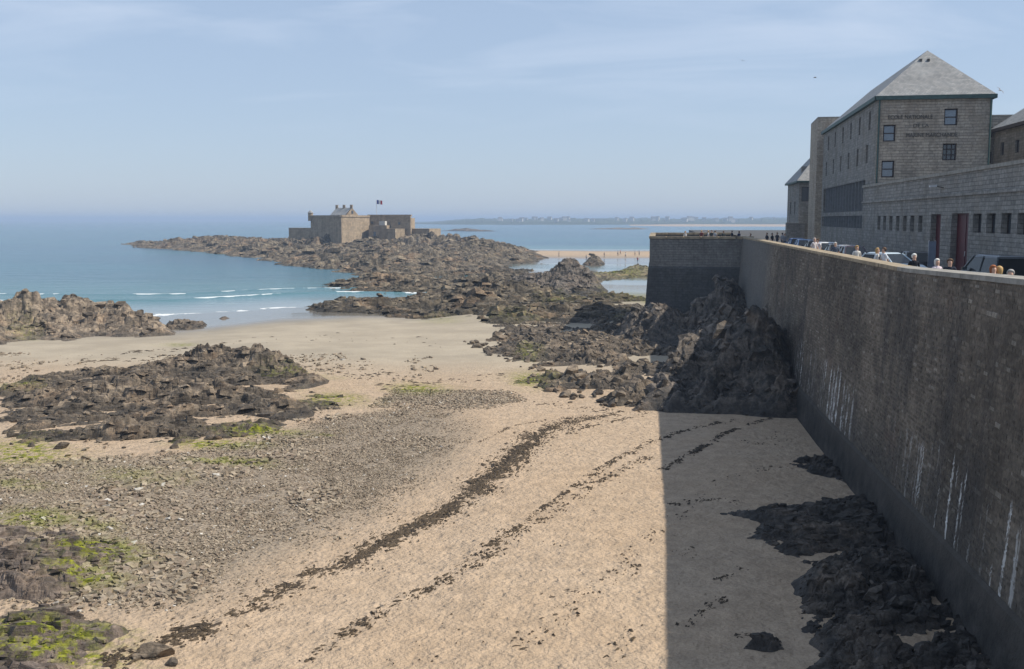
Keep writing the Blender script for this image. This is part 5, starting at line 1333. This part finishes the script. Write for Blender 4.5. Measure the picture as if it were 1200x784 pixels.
pxs = [934, 945, 955, 963, 972, 981, 993, 1003]
for i, ((c_, lab), px) in enumerate(zip(row, pxs)):
    q = atX(px, 285, 13.4); car([HATCH, SEDAN][i % 2], 13.3, q[1], R(90) + (math.pi if i % 3 == 1 else 0), c_, lab)
q = atX(1046, 302, 12.6); car(HATCH, 12.6, q[1], R(-62), (.42, .50, .56), 'pale silver blue car standing apart between the row and the van')
q = atX(1163, 308, 14.4); car(VAN, 14.4, q[1], R(97), (.045, .055, .065), 'dark green grey people carrier parked by the maroon door')
q = atX(1061, 304, 14.2); car(SEDAN, 14.6, q[1], R(90), (.02, .02, .022), 'black car parked behind the white capped person')
# street furniture: blue information board near the narrow door
q = atX(1092, 300, 15.0); e = empty('information_board', (15.0, q[1], ST), .2); tag(e, 'tall narrow blue information board before the narrow maroon door', 'sign')
mb = MB(); mb.box(-.2, .2, -.03, .03, .5, 2.05); o = mb.build('panel', M['panel'], e)
for x in (-.17, .17):
    mb = MB(); mb.tube((x, .05, 0), (x, .05, 2.1), .03, 8); mb.build('post', M['rim'], e)
# gulls
def gull(px, py, D_, rz, roll, label):
    d = ray(px, py); p = CP + d / np.linalg.norm(d) * D_; e = empty('gull', p, rz); e.rotation_euler = (roll, 0, rz); tag(e, label, 'bird')
    mb = MB()
    for i in range(5):
        pass
    mb.tube((-.22, 0, 0), (.16, 0, .01), .03, 8, .07); mb.tube((.16, 0, .01), (.27, 0, .03), .07, 8, .03); mb.poly([(-.22, -.02, 0), (-.22, .02, 0), (-.36, .07, 0), (-.36, -.07, 0)])
    mb.build('body', M['bird'], e)
    for s in (-1, 1):
        mb = MB(); P = [((.10, .04 * s, .03), (-.08, .04 * s, .03)), ((.14, .35 * s, .14), (-.06, .35 * s, .13)), ((-.06, .72 * s, .04), (-.10, .72 * s, .04))]
        for a, b in zip(P[:-1], P[1:]): mb.poly([a[0], a[1], b[1], b[0]]); mb.poly([(v[0], v[1], v[2] + .012) for v in (a[0], b[0], b[1], a[1])])
        mb.build('wing', M['bird'], e)
gull(1172, 106, 150, .6, .7, 'dark gull banking in the sky right of the hipped roof'); gull(955, 91, 190, .1, .1, 'pale gull gliding level in the sky left of the hipped roof'); gull(870, 71, 220, 1.2, .4, 'distant speck of a gull high over the far coast')

# ------------------------------------------------------------------ haze over the bay
mb = MB(); mb.box(-13000, 9000, -60, 15500, -11, 31)
t = bpy.data.materials.new('haze'); t.use_nodes = True; nt = t.node_tree
for n in list(nt.nodes): nt.nodes.remove(n)
ho = nt.nodes.new('ShaderNodeOutputMaterial'); hv = nt.nodes.new('ShaderNodeVolumePrincipled')
hv.inputs['Color'].default_value = (0.50, 0.645, 0.86, 1); hv.inputs['Density'].default_value = 3.3e-4; hv.inputs['Anisotropy'].default_value = 0.0
nt.links.new(hv.outputs[0], ho.inputs['Volume'])
tag(mb.build('haze', t), kind='stuff')
